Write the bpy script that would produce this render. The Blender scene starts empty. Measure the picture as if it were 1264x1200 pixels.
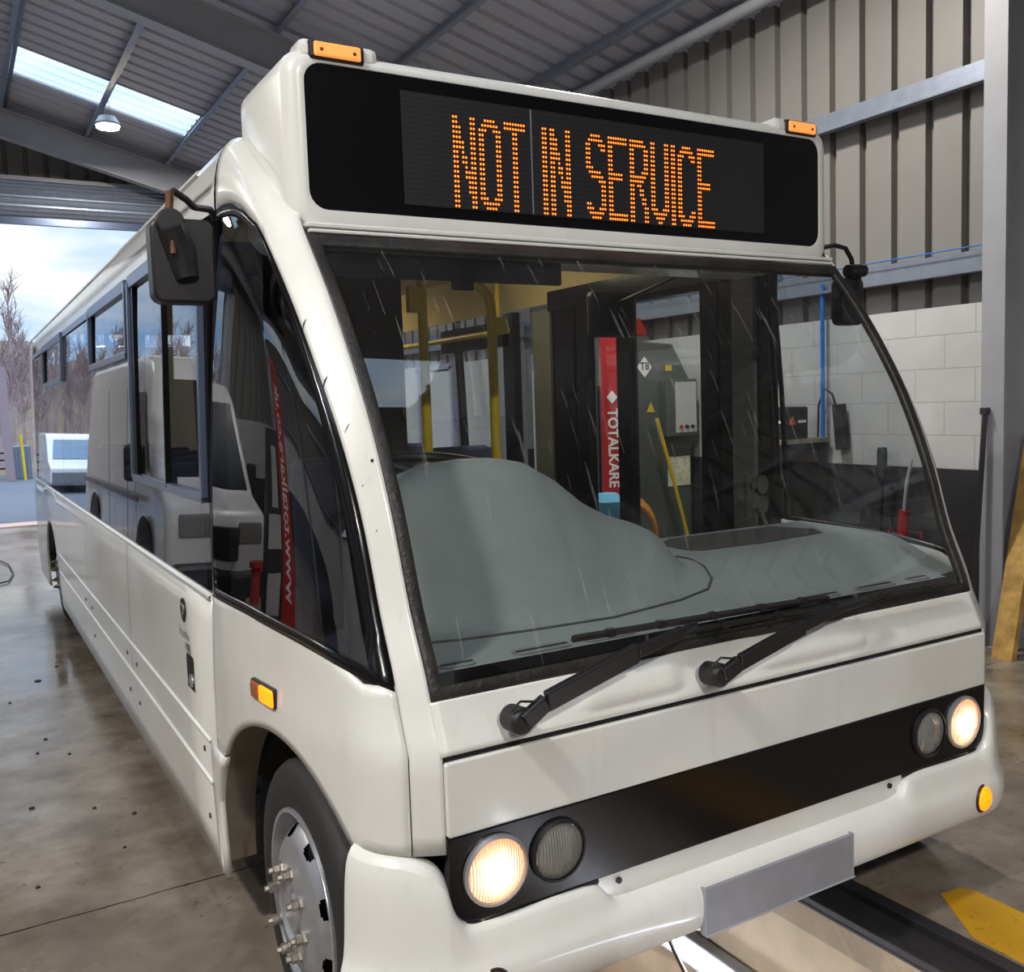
import bpy, bmesh, math, random
from mathutils import Vector, Matrix
random.seed(7)
C = bpy.context.scene.collection
PI = math.pi

# ------------------------------------------------------------------ helpers
def lin(c):
    return tuple((v/255/12.92 if v/255 <= .04045 else ((v/255+.055)/1.055)**2.4) for v in c) + (1,)

def interp(x, t):
    if x <= t[0][0]: return t[0][1]
    for (a, b), (c, d) in zip(t, t[1:]):
        if x <= c: return b + (d-b)*(x-a)/(c-a)
    return t[-1][1]

def pchip(x, t):
    n = len(t)
    if x <= t[0][0]: return t[0][1]
    if x >= t[-1][0]: return t[-1][1]
    h = [t[i+1][0]-t[i][0] for i in range(n-1)]; d = [(t[i+1][1]-t[i][1])/h[i] for i in range(n-1)]
    m = [d[0]]+[0 if d[i-1]*d[i] <= 0 else 2*d[i-1]*d[i]/(d[i-1]+d[i]) for i in range(1, n-1)]+[d[-1]]
    for i in range(n-1):
        if x <= t[i+1][0]:
            u = (x-t[i][0])/h[i]
            return (2*u**3-3*u*u+1)*t[i][1]+(u**3-2*u*u+u)*h[i]*m[i]+(-2*u**3+3*u*u)*t[i+1][1]+(u**3-u*u)*h[i]*m[i+1]
def lerp(a, b, t): return a + (b-a)*t

class NT:
    """small wrapper for node trees"""
    def __init__(s, name):
        s.m = bpy.data.materials.new(name); s.m.use_nodes = True
        s.t = s.m.node_tree; s.t.nodes.clear()
        s.out = s.t.nodes.new('ShaderNodeOutputMaterial')
    def n(s, typ, **k):
        nd = s.t.nodes.new(typ)
        for a, v in k.items():
            if a.startswith('i_'):
                key = a[2:]
                key = int(key) if key.isdigit() else key.replace('_', ' ')
                if isinstance(v, bpy.types.NodeSocket): s.t.links.new(v, nd.inputs[key])
                else: nd.inputs[key].default_value = v
            else: setattr(nd, a, v)
        return nd
    def math(s, op, a, b=0., c=0.):
        return s.n('ShaderNodeMath', operation=op, i_0=a, i_1=b, i_2=c).outputs[0]
    def mix(s, f, a, b):
        nd = s.t.nodes.new('ShaderNodeMix'); nd.data_type = 'RGBA'
        for k, v in ((0, f), (6, a), (7, b)):
            if isinstance(v, bpy.types.NodeSocket): s.t.links.new(v, nd.inputs[k])
            else: nd.inputs[k].default_value = v
        return nd.outputs[2]
    def obj(s): return s.n('ShaderNodeTexCoord').outputs['Object']
    def geo(s): return s.n('ShaderNodeNewGeometry').outputs['Position']
    def noise(s, scale, detail=4., rough=.55, vec=None, out=0):
        nd = s.n('ShaderNodeTexNoise', i_Scale=scale, i_Detail=detail, i_Roughness=rough)
        s.t.links.new(vec if vec is not None else s.obj(), nd.inputs['Vector'])
        return nd.outputs[out]
    def ramp(s, f, stops):
        nd = s.t.nodes.new('ShaderNodeValToRGB'); e = nd.color_ramp.elements
        while len(e) < len(stops): e.new(.5)
        for el, (p, c) in zip(e, stops):
            el.position = p; el.color = c if len(c) == 4 else (*c, 1)
        s.t.links.new(f, nd.inputs[0]); return nd.outputs[0]
    def fin(s, sh):
        s.t.links.new(sh, s.out.inputs[0]); return s.m

def G(v): return (v, v, v, 1)

def mat(name, col, rough=.5, metal=0., var=.0, vscale=8., bump=0., bscale=40., coat=0., emit=None, es=0., spec=.5):
    t = NT(name); c = lin(col)
    bs = t.n('ShaderNodeBsdfPrincipled', i_Roughness=rough, i_Metallic=metal)
    bs.inputs['Specular IOR Level'].default_value = spec
    bs.inputs['Coat Weight'].default_value = coat
    bs.inputs['Coat Roughness'].default_value = .06
    if var > 0:
        f = t.noise(vscale)
        dk = tuple(x*(1-var) for x in c[:3])+(1,); lt = tuple(min(1, x*(1+var)) for x in c[:3])+(1,)
        t.t.links.new(t.ramp(f, [(.3, dk), (.7, lt)]), bs.inputs['Base Color'])
    else: bs.inputs['Base Color'].default_value = c
    if bump > 0:
        b = t.n('ShaderNodeBump', i_Strength=bump, i_Distance=.01, i_Height=t.noise(bscale))
        t.t.links.new(b.outputs[0], bs.inputs['Normal'])
    if emit:
        bs.inputs['Emission Color'].default_value = lin(emit); bs.inputs['Emission Strength'].default_value = es
    return t.fin(bs.outputs[0])

def glass_mat(name, tint=(.86, .9, .88), ior=1.5, dirt=0., boost=0., rough=0.):
    t = NT(name)
    bf = t.n('ShaderNodeNewGeometry').outputs['Backfacing']
    fr = t.n('ShaderNodeFresnel', i_IOR=t.math('SUBTRACT', ior, t.math('MULTIPLY', bf, ior-1/ior))).outputs[0]
    if boost: fr = t.math('ADD', t.math('MULTIPLY', fr, 1-boost), boost)
    tr = t.n('ShaderNodeBsdfTransparent', i_Color=(*tint, 1)).outputs[0]
    gl = t.n('ShaderNodeBsdfGlossy', i_Roughness=rough, i_Color=(1, 1, 1, 1)).outputs[0]
    if dirt:
        d = t.n('ShaderNodeBsdfDiffuse', i_Color=(.55, .56, .53, 1)).outputs[0]
        o = t.obj()
        mp = t.n('ShaderNodeMapping', i_Vector=o, i_Rotation=(0, .5, 0), i_Scale=(90, 6, 4)).outputs[0]
        sc = t.math('GREATER_THAN', t.noise(1., 2., .5, mp), .675)
        sp = t.math('GREATER_THAN', t.noise(140., 1., .5), .73)
        big = t.ramp(t.noise(1.7), [(.35, G(.3)), (.7, G(1.))])
        f = t.math('MULTIPLY', t.math('ADD', t.math('MULTIPLY', t.math('ADD', sc, t.math('MULTIPLY', sp, .5)), .17), dirt), big)
        mx = t.n('ShaderNodeMixShader', i_0=f, i_1=tr, i_2=d); tr = mx.outputs[0]
    return t.fin(t.n('ShaderNodeMixShader', i_0=fr, i_1=tr, i_2=gl).outputs[0])

def emis(name, col, s):
    t = NT(name)
    return t.fin(t.n('ShaderNodeEmission', i_Color=lin(col), i_Strength=s).outputs[0])

class MB:
    def __init__(s): s.v = []; s.f = []; s.fm = []; s.m = 0
    def add(s, vs, fs):
        o = len(s.v); s.v += [tuple(v) for v in vs]
        for f in fs: s.f.append(tuple(o+i for i in f)); s.fm.append(s.m)
        return s
    def box(s, c, d, rot=None, taper=1.):
        vs = []
        for z in (-1, 1):
            k = taper if z > 0 else 1.
            for x, y in ((-1, -1), (1, -1), (1, 1), (-1, 1)): vs.append(Vector((x*d[0]/2*k, y*d[1]/2*k, z*d[2]/2)))
        if rot is not None: vs = [rot @ v for v in vs]
        vs = [v+Vector(c) for v in vs]
        return s.add(vs, [(3, 2, 1, 0), (4, 5, 6, 7), (0, 1, 5, 4), (1, 2, 6, 5), (2, 3, 7, 6), (3, 0, 4, 7)])
    def bar(s, a, b, w, h, up=(0, 0, 1), off=0):
        a = Vector(a); b = Vector(b); d = (b-a); L = d.length; d.normalize()
        u = Vector(up); r = d.cross(u).normalized(); u = r.cross(d).normalized()
        M = Matrix((r, d, u)).transposed()
        return s.box((a+b)/2, (w, L, h), M)
    def tube(s, pts, r, n=10, cap=True, closed=False):
        pts = [Vector(p) for p in pts]; rs = r if isinstance(r, (list, tuple)) else [r]*len(pts)
        rings = []; prev = None; N = len(pts)
        for i, p in enumerate(pts):
            if closed: d = (pts[(i+1) % N]-pts[i-1])
            else: d = (pts[min(i+1, N-1)]-pts[max(i-1, 0)])
            d.normalize()
            if prev is None:
                a = Vector((0, 0, 1)) if abs(d.z) < .9 else Vector((1, 0, 0))
                u = d.cross(a).normalized()
            else: u = (prev-d*prev.dot(d)).normalized()
            prev = u; w = d.cross(u)
            rings.append([p+(u*math.cos(2*PI*k/n)+w*math.sin(2*PI*k/n))*rs[i] for k in range(n)])
        vs = [v for rg in rings for v in rg]; fs = []
        for i in range(N if closed else N-1):
            j = (i+1) % N
            for k in range(n):
                fs.append((i*n+k, i*n+(k+1) % n, j*n+(k+1) % n, j*n+k))
        if cap and not closed:
            fs.append(tuple(reversed(range(n)))); fs.append(tuple((N-1)*n+k for k in range(n)))
        return s.add(vs, fs)
    def lathe(s, prof, axis=(0, 0, 1), org=(0, 0, 0), n=24, cap=True):
        ax = Vector(axis).normalized(); a = Vector((0, 0, 1)) if abs(ax.z) < .9 else Vector((1, 0, 0))
        u = ax.cross(a).normalized(); w = ax.cross(u); o = Vector(org); vs = []; fs = []
        for r, h in prof:
            for k in range(n):
                t = 2*PI*k/n; vs.append(o+ax*h+(u*math.cos(t)+w*math.sin(t))*r)
        for i in range(len(prof)-1):
            for k in range(n): fs.append((i*n+k, i*n+(k+1) % n, (i+1)*n+(k+1) % n, (i+1)*n+k))
        if cap:
            fs.append(tuple(reversed(range(n)))); fs.append(tuple((len(prof)-1)*n+k for k in range(n)))
        return s.add(vs, fs)
    def prism(s, pts, vec):
        v = Vector(vec); n = len(pts); P = [Vector(p) for p in pts]
        return s.add(P+[p+v for p in P], [tuple(reversed(range(n))), tuple(range(n, 2*n))]+[(i, (i+1) % n, n+(i+1) % n, n+i) for i in range(n)])
    def grid(s, fn, us, vs, keep=None, flip=False):
        P = [fn(u, v) for u in us for v in vs]; nv = len(vs); fs = []
        for i in range(len(us)-1):
            for j in range(nv-1):
                if keep and not keep(i, j): continue
                q = (i*nv+j, (i+1)*nv+j, (i+1)*nv+j+1, i*nv+j+1)
                fs.append(tuple(reversed(q)) if flip else q)
        return s.add(P, fs)
    def build(s, name, mats, parent=None, smooth=False, bevel=0., solid=0., seg=2, ang=35, offset=-1):
        me = bpy.data.meshes.new(name); me.from_pydata(s.v, [], s.f)
        mats = mats if isinstance(mats, (list, tuple)) else [mats]
        for m in mats: me.materials.append(m)
        for p, i in zip(me.polygons, s.fm): p.material_index = min(i, len(mats)-1)
        bm = bmesh.new(); bm.from_mesh(me)
        loose = [v for v in bm.verts if not v.link_faces]
        bmesh.ops.delete(bm, geom=loose, context='VERTS')
        bmesh.ops.remove_doubles(bm, verts=bm.verts, dist=1e-5)
        bmesh.ops.recalc_face_normals(bm, faces=bm.faces) if solid == 0 else None
        bm.to_mesh(me); bm.free()
        if smooth:
            for p in me.polygons: p.use_smooth = True
            try: me.set_sharp_from_angle(angle=math.radians(ang))
            except Exception: pass
        o = bpy.data.objects.new(name, me); C.objects.link(o)
        if parent: o.parent = parent
        if solid:
            md = o.modifiers.new('s', 'SOLIDIFY'); md.thickness = solid; md.offset = offset
        if bevel:
            md = o.modifiers.new('b', 'BEVEL'); md.width = bevel; md.segments = seg; md.limit_method = 'ANGLE'
        return o

def tag(o, label=None, cat=None, group=None, kind=None):
    if label: o['label'] = label
    if cat: o['category'] = cat
    if group: o['group'] = group
    if kind: o['kind'] = kind
    return o
def thing(name, label, cat, loc=(0, 0, 0), rz=0., group=None):
    o = bpy.data.objects.new(name, None); o.empty_display_size = .1; C.objects.link(o)
    o.location = loc; o.rotation_euler = (0, 0, rz)
    return tag(o, label, cat, group)
def struct(o): o['kind'] = 'structure'; return o
def dup(o, parent=None):
    c = o.copy(); C.objects.link(c)
    if parent: c.parent = parent
    for ch in list(o.children): dup(ch, c)
    return c
def text_mb(txt, size, M, mb=None, depth=.0, bold=0., sx=1.):
    cu = bpy.data.curves.new('lettering', 'FONT'); cu.body = txt; cu.size = size; cu.extrude = depth; cu.offset = bold
    cu.align_x = 'CENTER'; cu.align_y = 'CENTER'; cu.resolution_u = 3
    o = bpy.data.objects.new('lettering', cu); C.objects.link(o)
    bpy.context.view_layer.update()
    me = bpy.data.meshes.new_from_object(o.evaluated_get(bpy.context.evaluated_depsgraph_get()))
    mb = mb or MB()
    mb.add([M @ Vector((v.co.x*sx, v.co.y, v.co.z)) for v in me.vertices], [tuple(p.vertices) for p in me.polygons])
    bpy.data.objects.remove(o); bpy.data.curves.remove(cu); bpy.data.meshes.remove(me)
    return mb
def frame(o, right, up):
    r = Vector(right).normalized(); u = Vector(up).normalized(); n = r.cross(u)
    M = Matrix((r, u, n)).transposed().to_4x4(); M.translation = Vector(o); return M

# ------------------------------------------------------------------ materials
def paint_mat():
    t = NT('white_paint')
    c = t.ramp(t.noise(2.2, 5.), [(.3, lin((206, 206, 200))), (.7, lin((221, 221, 217)))])
    mp = t.n('ShaderNodeMapping', i_Vector=t.obj(), i_Scale=(30, 30, 2)).outputs[0]
    d = t.ramp(t.noise(1., 5., .65, mp), [(.58, G(0)), (.8, G(.22))])
    c = t.mix(d, c, lin((160, 152, 134)))
    bs = t.n('ShaderNodeBsdfPrincipled', i_Base_Color=c, i_Roughness=.32)
    bs.inputs['Coat Weight'].default_value = .6; bs.inputs['Coat Roughness'].default_value = .09
    b = t.n('ShaderNodeBump', i_Strength=.04, i_Distance=.01, i_Height=t.noise(5.)); t.t.links.new(b.outputs[0], bs.inputs['Normal'])
    t.t.links.new(b.outputs[0], bs.inputs['Coat Normal'])
    return t.fin(bs.outputs[0])
M_white = paint_mat()
M_black = mat('black_gloss', (13, 12, 14), .2, spec=.35)
M_rub = mat('rubber', (26, 25, 24), .55, var=.25, vscale=20, bump=.15)
M_seal = mat('worn_window_seal', (36, 33, 29), .45, var=.5, vscale=9, bump=.3, bscale=60)
M_plas = mat('black_plastic', (22, 22, 24), .42, bump=.1, bscale=200)
M_alu = mat('window_frame_metal', (92, 104, 128), .28, .6)
M_aluL = mat('bright_metal', (190, 192, 196), .3, .8)
M_dark = mat('dark_void', (10, 10, 11), .8)
M_dash = mat('grey_green_dash', (122, 129, 129), .5, var=.07, vscale=6, bump=.08, bscale=300)
M_dashB = mat('dark_dash_tray', (52, 54, 54), .7, bump=.1, bscale=200)
M_yel = mat('yellow_rail', (206, 176, 22), .4, var=.08)
M_cream = mat('cream_panel', (222, 200, 140), .6)
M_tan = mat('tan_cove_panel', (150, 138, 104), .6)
M_grn = mat('grey_green_panel', (120, 122, 108), .6)
M_tyre = mat('tyre_rubber', (30, 29, 28), .7, var=.2, vscale=12, bump=.2, bscale=60)
M_rim = mat('silver_wheel', (178, 180, 186), .33, .75, var=.08, vscale=15)
M_nut = mat('steel_nut', (176, 168, 158), .3, .9, var=.2, vscale=60)
M_rust = mat('rusty_metal', (96, 62, 40), .7, .3, var=.4, vscale=30)
M_arch = mat('arch_edge', (118, 108, 92), .7, var=.2)
M_plate = mat('bare_number_plate', (128, 128, 134), .35, var=.12, vscale=10)
M_red = mat('red_paint', (178, 22, 30), .35, coat=.3)
M_redD = mat('faded_red_paint', (165, 40, 40), .5)
M_whiteT = mat('white_vinyl', (235, 235, 235), .4)
M_mach = mat('machine_grey', (74, 78, 76), .5, var=.08, vscale=4)
M_panelL = mat('control_panel_grey', (178, 180, 180), .45)
M_steel = mat('painted_steel', (150, 152, 158), .45, var=.05, vscale=5)
M_galv = mat('galvanised_steel', (128, 136, 150), .4, .45, var=.1, vscale=12)
M_clad = mat('sheet_cladding', (124, 122, 119), .5, .1, var=.04, vscale=3)
M_roof = mat('roof_sheet', (168, 168, 178), .6, .0, var=.12, vscale=60)
M_wood = mat('timber', (190, 152, 82), .7, var=.3, vscale=12, bump=.2)
M_blue = mat('blue_board', (30, 44, 140), .45)
M_hose = mat('blue_air_hose', (22, 108, 198), .35)
M_yhose = mat('orange_hose', (196, 132, 52), .45)
M_amber = mat('amber_lens', (255, 160, 96), .2, emit=(255, 140, 60), es=.9)
M_amberL = mat('amber_lamp_lit', (255, 150, 20), .2, emit=(255, 105, 4), es=2.6)
M_led = emis('led_dot', (255, 108, 28), 4.5)
M_lampW = emis('lamp_face', (255, 240, 220), 30.)
M_glass = glass_mat('window_glass', (.70, .74, .76), boost=.05)
M_wind = glass_mat('windscreen_glass', (.88, .91, .90), dirt=.015)
M_lens = glass_mat('clear_lens', (.9, .9, .9))
M_tarm = mat('tarmac', (78, 82, 92), .9, var=.15, vscale=3)
M_box = mat('toolbox_black', (34, 34, 36), .6, bump=.2)
M_card = mat('cardboard', (176, 140, 92), .8)
M_grey = mat('mid_grey', (110, 112, 116), .6)
M_sil = mat('silver_emblem', (200, 202, 206), .2, .9)

def floor_mat():
    t = NT('concrete_floor'); o = t.geo()
    n1 = t.noise(.55, 6., .6, o); n2 = t.noise(4., 6., .65, o); n3 = t.noise(22., 4., .6, o)
    c = t.ramp(n2, [(.28, lin((88, 80, 70))), (.5, lin((128, 118, 106))), (.75, lin((156, 148, 138)))])
    c = t.mix(t.ramp(n1, [(.42, G(0)), (.6, G(.55))]), c, lin((84, 70, 58)))
    c = t.mix(t.ramp(n3, [(.62, G(0)), (.72, G(.6))]), c, lin((50, 44, 40)))
    sp = t.n('ShaderNodeSeparateXYZ', i_0=o).outputs
    def ln(s, v, w, ax=1):
        wob = t.math('MULTIPLY', t.math('SUBTRACT', t.noise(3., 3., .5, o), .5), .03)
        return t.math('LESS_THAN', t.math('ABSOLUTE', t.math('SUBTRACT', t.math('ADD', sp[ax], wob), v)), w)
    for v in (1.48, -3.2, 6.2, 10.6): c = t.mix(ln(0, v, .004), c, lin((30, 26, 22)))
    wet = t.ramp(t.noise(.9, 5., .6, o), [(.4, G(.12)), (.6, G(.42))])
    far = t.n('ShaderNodeMapRange', i_Value=sp[1], i_From_Min=1., i_From_Max=5., i_To_Min=1., i_To_Max=.6).outputs[0]
    bs = t.n('ShaderNodeBsdfPrincipled', i_Base_Color=c, i_Roughness=t.math('MULTIPLY', wet, far))
    b = t.n('ShaderNodeBump', i_Strength=.25, i_Distance=.004, i_Height=t.math('ADD', n2, t.math('MULTIPLY', n3, .4)))
    t.t.links.new(b.outputs[0], bs.inputs['Normal'])
    return t.fin(bs.outputs[0])
M_floor = floor_mat()

def block_mat():
    t = NT('painted_blockwork'); g = t.geo(); sp = t.n('ShaderNodeSeparateXYZ', i_0=g).outputs
    hor = t.math('ADD', sp[0], sp[1])
    v = t.n('ShaderNodeCombineXYZ', i_X=hor, i_Y=t.math('ADD', sp[2], -.15)).outputs[0]
    br = t.n('ShaderNodeTexBrick', i_Vector=v, i_Scale=1., i_Mortar_Size=.004, i_Mortar_Smooth=.3, i_Brick_Width=.45, i_Row_Height=.225)
    br.offset = .5
    up = t.math('GREATER_THAN', sp[2], 1.05)
    cw = t.mix(br.outputs['Fac'], t.ramp(t.noise(2., 4., .5, g), [(.3, lin((176, 176, 178))), (.7, lin((192, 192, 192)))]), lin((160, 160, 158)))
    cd = t.mix(br.outputs['Fac'], lin((42, 43, 46)), lin((30, 30, 32)))
    c = t.mix(up, cd, cw)
    bs = t.n('ShaderNodeBsdfPrincipled', i_Base_Color=c, i_Roughness=.6)
    b = t.n('ShaderNodeBump', i_Strength=.5, i_Distance=.004, i_Height=t.math('SUBTRACT', 1., br.outputs['Fac']))
    t.t.links.new(b.outputs[0], bs.inputs['Normal'])
    return t.fin(bs.outputs[0])
M_block = block_mat()

def skylight_mat():
    t = NT('translucent_roof_sheet')
    tr = t.n('ShaderNodeBsdfTransparent', i_Color=(.9, .95, 1, 1)).outputs[0]
    tl = t.n('ShaderNodeBsdfTranslucent', i_Color=(.85, .9, .95, 1)).outputs[0]
    return t.fin(t.n('ShaderNodeMixShader', i_0=.2, i_1=tr, i_2=tl).outputs[0])
M_sky = skylight_mat()

def led_panel_mat():
    t = NT('unlit_dot_matrix'); sp = t.n('ShaderNodeSeparateXYZ', i_0=t.geo()).outputs
    def cell(s, p): return t.math('SUBTRACT', t.math('FRACT', t.math('DIVIDE', s, p)), .5)
    a = cell(t.math('ADD', sp[0], 1.0), .00925); b = cell(sp[2], .0136)
    d = t.math('ADD', t.math('POWER', t.math('ABSOLUTE', a), 2.), t.math('POWER', t.math('ABSOLUTE', b), 2.))
    f = t.math('LESS_THAN', d, .06)
    c = t.mix(f, lin((30, 30, 33)), lin((48, 48, 50)))
    return t.fin(t.n('ShaderNodeBsdfPrincipled', i_Base_Color=c, i_Roughness=.35).outputs[0])
M_ledp = led_panel_mat()

def yellow_paint_mat():
    t = NT('worn_yellow_paint'); o = t.geo()
    c = t.ramp(t.noise(3., 4., .5, o), [(.3, lin((176, 128, 14))), (.7, lin((206, 158, 24)))])
    w = t.ramp(t.noise(30., 5., .7, o), [(.6, G(0)), (.68, G(.8))])
    c = t.mix(w, c, lin((70, 62, 50)))
    return t.fin(t.n('ShaderNodeBsdfPrincipled', i_Base_Color=c, i_Roughness=.4).outputs[0])
M_ypaint = yellow_paint_mat()

def hill_mat():
    t = NT('woodland_slope'); g = t.geo()
    mp = t.n('ShaderNodeMapping', i_Vector=g, i_Scale=(1., 1., .25)).outputs[0]
    c = t.ramp(t.noise(.55, 8., .7, mp), [(.3, lin((84, 70, 70))), (.45, lin((112, 96, 94))), (.6, lin((116, 106, 84))), (.72, lin((140, 124, 126)))])
    return t.fin(t.n('ShaderNodeBsdfDiffuse', i_Color=c).outputs[0])
M_hill = hill_mat()
M_bark = mat('pale_bark', (150, 132, 132), .9, var=.2, vscale=2)
M_twig = mat('winter_twigs', (124, 102, 106), .9, var=.25, vscale=1)

# ------------------------------------------------------------------ bus surface functions (x half width, y rearward, z up)
PROF = [(.18, 1.168), (.5, 1.178), (.8, 1.176), (1.06, 1.166), (1.6, 1.15), (2.1, 1.13), (2.3, 1.115)]
YW = [(.845, 0.), (.95, .045), (1.0, .06), (1.15, .125), (1.34, .185), (1.57, .283), (1.75, .388), (1.9, .492), (2.05, .612), (2.3, .80)]
XW = [(.95, .94), (1.0, .942), (1.5, .955), (2.05, .978)]
CC = [(0, 1.), (.015, .87), (.03, .76), (.06, .59), (.1, .46), (.16, .36), (.25, .285), (.4, .20), (.6, .105), (.8, .025), (.9, 0), (1., 0)]
def prof(z): return pchip(z, PROF)
def yw(z): return pchip(z, YW)
def sx(s, z):
    w = prof(z); return w-(w-interp(z, XW))*pchip(s, CC)
def PS(side, s, z): return (side*sx(s, z), yw(z)+s, z)
def ptY(side, y, z, off=0.): return (side*(sx(max(0, y-yw(z)), z)+off), y, z)
SQ = [(1.0, .034), (1.17, .034), (1.33, .036), (1.47, .041), (1.64, .051), (1.80, .062), (1.94, .075), (2.03, .086), (2.09, .098)]
def sq(z): return pchip(z, SQ)
AC, AZ, AR = .55, .24, .545            # front arch
RC, RZ, RR = 6.5, .26, .52             # rear arch
def frange(a, b, n): return [a+(b-a)*i/(n-1) for i in range(n)]

bus = thing('bus', 'white single-deck bus with lit amber NOT IN SERVICE destination sign, parked over the pit', 'bus')
ZQ = [(.035, 1.0), (.09, 1.02), (.2, 1.045), (.45, 1.07), (1.2, 1.062)]
ZB = [(.09, .978), (.111, .991), (.162, 1.013), (.278, 1.034), (.42, 1.044), (.6, 1.052), (.77, 1.060), (1.06, 1.064)]
ZT = [(0, 2.085), (.2, 2.14), (.5, 2.170), (.83, 2.176), (1, 2.172)]

for side in (-1, 1):
    # A pillar running down into the corner of the front
    m = MB()
    zz = frange(.632, 2.05, 34)
    m.grid(lambda z, k: PS(side, sq(z)*k, z), zz, frange(0, 1, 8), flip=side > 0)
    pil = m
    # front corner panel with wheel arch
    m = MB()
    ys = [.036, .05, .07, .09, .12, .158]+frange(.16, .92, 32)+frange(.925, 1.045, 6)
    def zlow(y):
        if y < .159: return .632
        a = AZ+math.sqrt(max(0, AR*AR-(y-AC)**2)) if abs(y-AC) < AR else 0
        return max(a, .60) if y > .8 else a
    def fend(y, k):
        s = y-.0
        zt = pchip(max(y, .095), ZB)+.012
        z = lerp(zlow(y), zt, k)
        # the front edge follows the crease line
        yy = max(y, yw(z)+.035+(y-.036))if y < .09 else (y if y > .25 else lerp(yw(z)+y, y, (y-.09)/.16))
        return ptY(side, yy, z)
    m.grid(fend, ys, frange(0, 1, 14), flip=side < 0)
    m.build('corner_panel', M_white, bus, smooth=True, solid=.015, ang=50)
    # sill piece behind the arch
    m = MB()
    ya = lambda z: AC+math.sqrt(AR*AR-(z-AZ)**2)
    m.grid(lambda k, z: ptY(side, lerp(ya(z), 1.12, k), z, .004), [0, .3, .6, 1], frange(.19, .598, 12), flip=side < 0)
    m.build('sill_panel', M_white, bus, smooth=True, solid=.02)
    # arch edge and wheel housing
    m = MB()
    an = frange(PI*1.02, -.03, 40)
    m.grid(lambda a, k: (side*(sx(max(0, AC+AR*math.cos(a)-yw(.4)), .4)-.008-.10*k), AC+(AR+.004)*math.cos(a), max(.19, AZ+(AR+.004)*math.sin(a))), an[6:], [0, .5, 1])
    m.build('wheel_arch_edge', M_arch, bus, smooth=True)
    m = MB()
    m.grid(lambda a, k: (side*(1.06-.42*k), AC+.53*math.cos(a), max(.2, AZ+.53*math.sin(a))), frange(PI*.86, -.02, 24), [0, .5, 1])
    m.box((side*.6, AC+.05, .55), (.02, 1.1, .7)); m.box((side*.78, .13, .45), (.38, .02, .36))
    m.build('wheel_housing', M_dark, bus)
    # quarter window: glass and black border
    def qw(u, v):
        z = lerp(0, 1, v)
        zb0, zt0 = lerp(1.0, 1.06, min(1, u*2.2)) if u < .45 else 1.062, pchip(u, ZT)
        zb0 = pchip(.095+(1.03-.095)*u, ZB)
        z = lerp(zb0, zt0, v)
        s = lerp(sq(z), 1.028-yw(z), u)
        return (side*(sx(s, z)+.003), yw(z)+s, z)
    us = [0, .035]+frange(.09, .95, 18)+[.975, 1]; vs = [0, .012, .026]+frange(.1, .93, 18)+[.965, 1]
    nu, nv = len(us)-1, len(vs)-1
    inner = lambda i, j: 1 <= i < nu-1 and 2 <= j < nv-1
    g = MB().grid(qw, us, vs, keep=inner, flip=side < 0); g.build('quarter_window', M_glass, bus, smooth=True, ang=80)
    g = MB().grid(qw, us, vs, keep=lambda i, j: not inner(i, j), flip=side < 0); g.build('quarter_window_border', M_black, bus, smooth=True, solid=.012)
    # shoulder joining pillar to the roof
    m = pil
    O = [PS(side, sq(2.05)*k, 2.05) for k in frange(0, 1, 8)]
    O += [qw(u, 1) for u in (0, .03, .06, .1, .14, .2, .3, .45, .6, .75, .9, 1.0)]
    n = len(O)
    def shoulder(i, k):
        o = Vector(O[int(i)]); t = int(i)/(n-1)
        yi = lerp(.64, 1.045, t); zi = interp(yi, [(.62, 2.075), (.76, 2.19), (.9, 2.28), (1.06, 2.40)])
        I = Vector((side*interp(t, [(0, .975), (.2, .99), (1, .99)]), yi, zi))
        zc = lerp(o.z, zi+.02, .92)
        cpt = Vector((o.x, lerp(o.y+(zc-o.z)*.8, lerp(o.y, I.y, .5), min(1, t*1.6)), zc))
        return o*(1-k)**2+cpt*2*k*(1-k)+I*k*k
    m.grid(shoulder, list(range(n)), frange(0, 1, 9), flip=side < 0)
    m.build('windscreen_pillar', M_white, bus, smooth=True, solid=.008, ang=75)
    SHO = [shoulder(n-1, k) for k in frange(0, 1, 9)]
    # door line / seam
    m = MB()
    m.grid(lambda z, k: ptY(side, 1.045+.012*k, z, -.004), [.54, .8, 1.06, 1.5, 2.1, 2.3], [0, 1], flip=side < 0)
    m.build('seam_gap', M_dark, bus)

# windscreen
def ws(x, z, off=0.): return (x*interp(z, XW), yw(z)+off, z)
uz = [.955, .985, 1.0]+frange(1.05, 1.98, 20)+[2.012, 2.045]
ux = [-1, -.965, -.955]+frange(-.9, .9, 13)+[.955, .965, 1]
a, b = len(ux)-1, len(uz)-1
ins = lambda i, j: 1 <= i < a-1 and 1 <= j < b-1
MB().grid(lambda u, v: ws(u, v, .006), ux, uz, keep=ins).build('windscreen', M_wind, bus, smooth=True, ang=80)
MB().grid(lambda u, v: ws(u, v, -.004), ux, uz, keep=lambda i, j: not ins(i, j)).build('windscreen_seal', M_seal, bus, smooth=True, solid=.022, bevel=.005)
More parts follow.
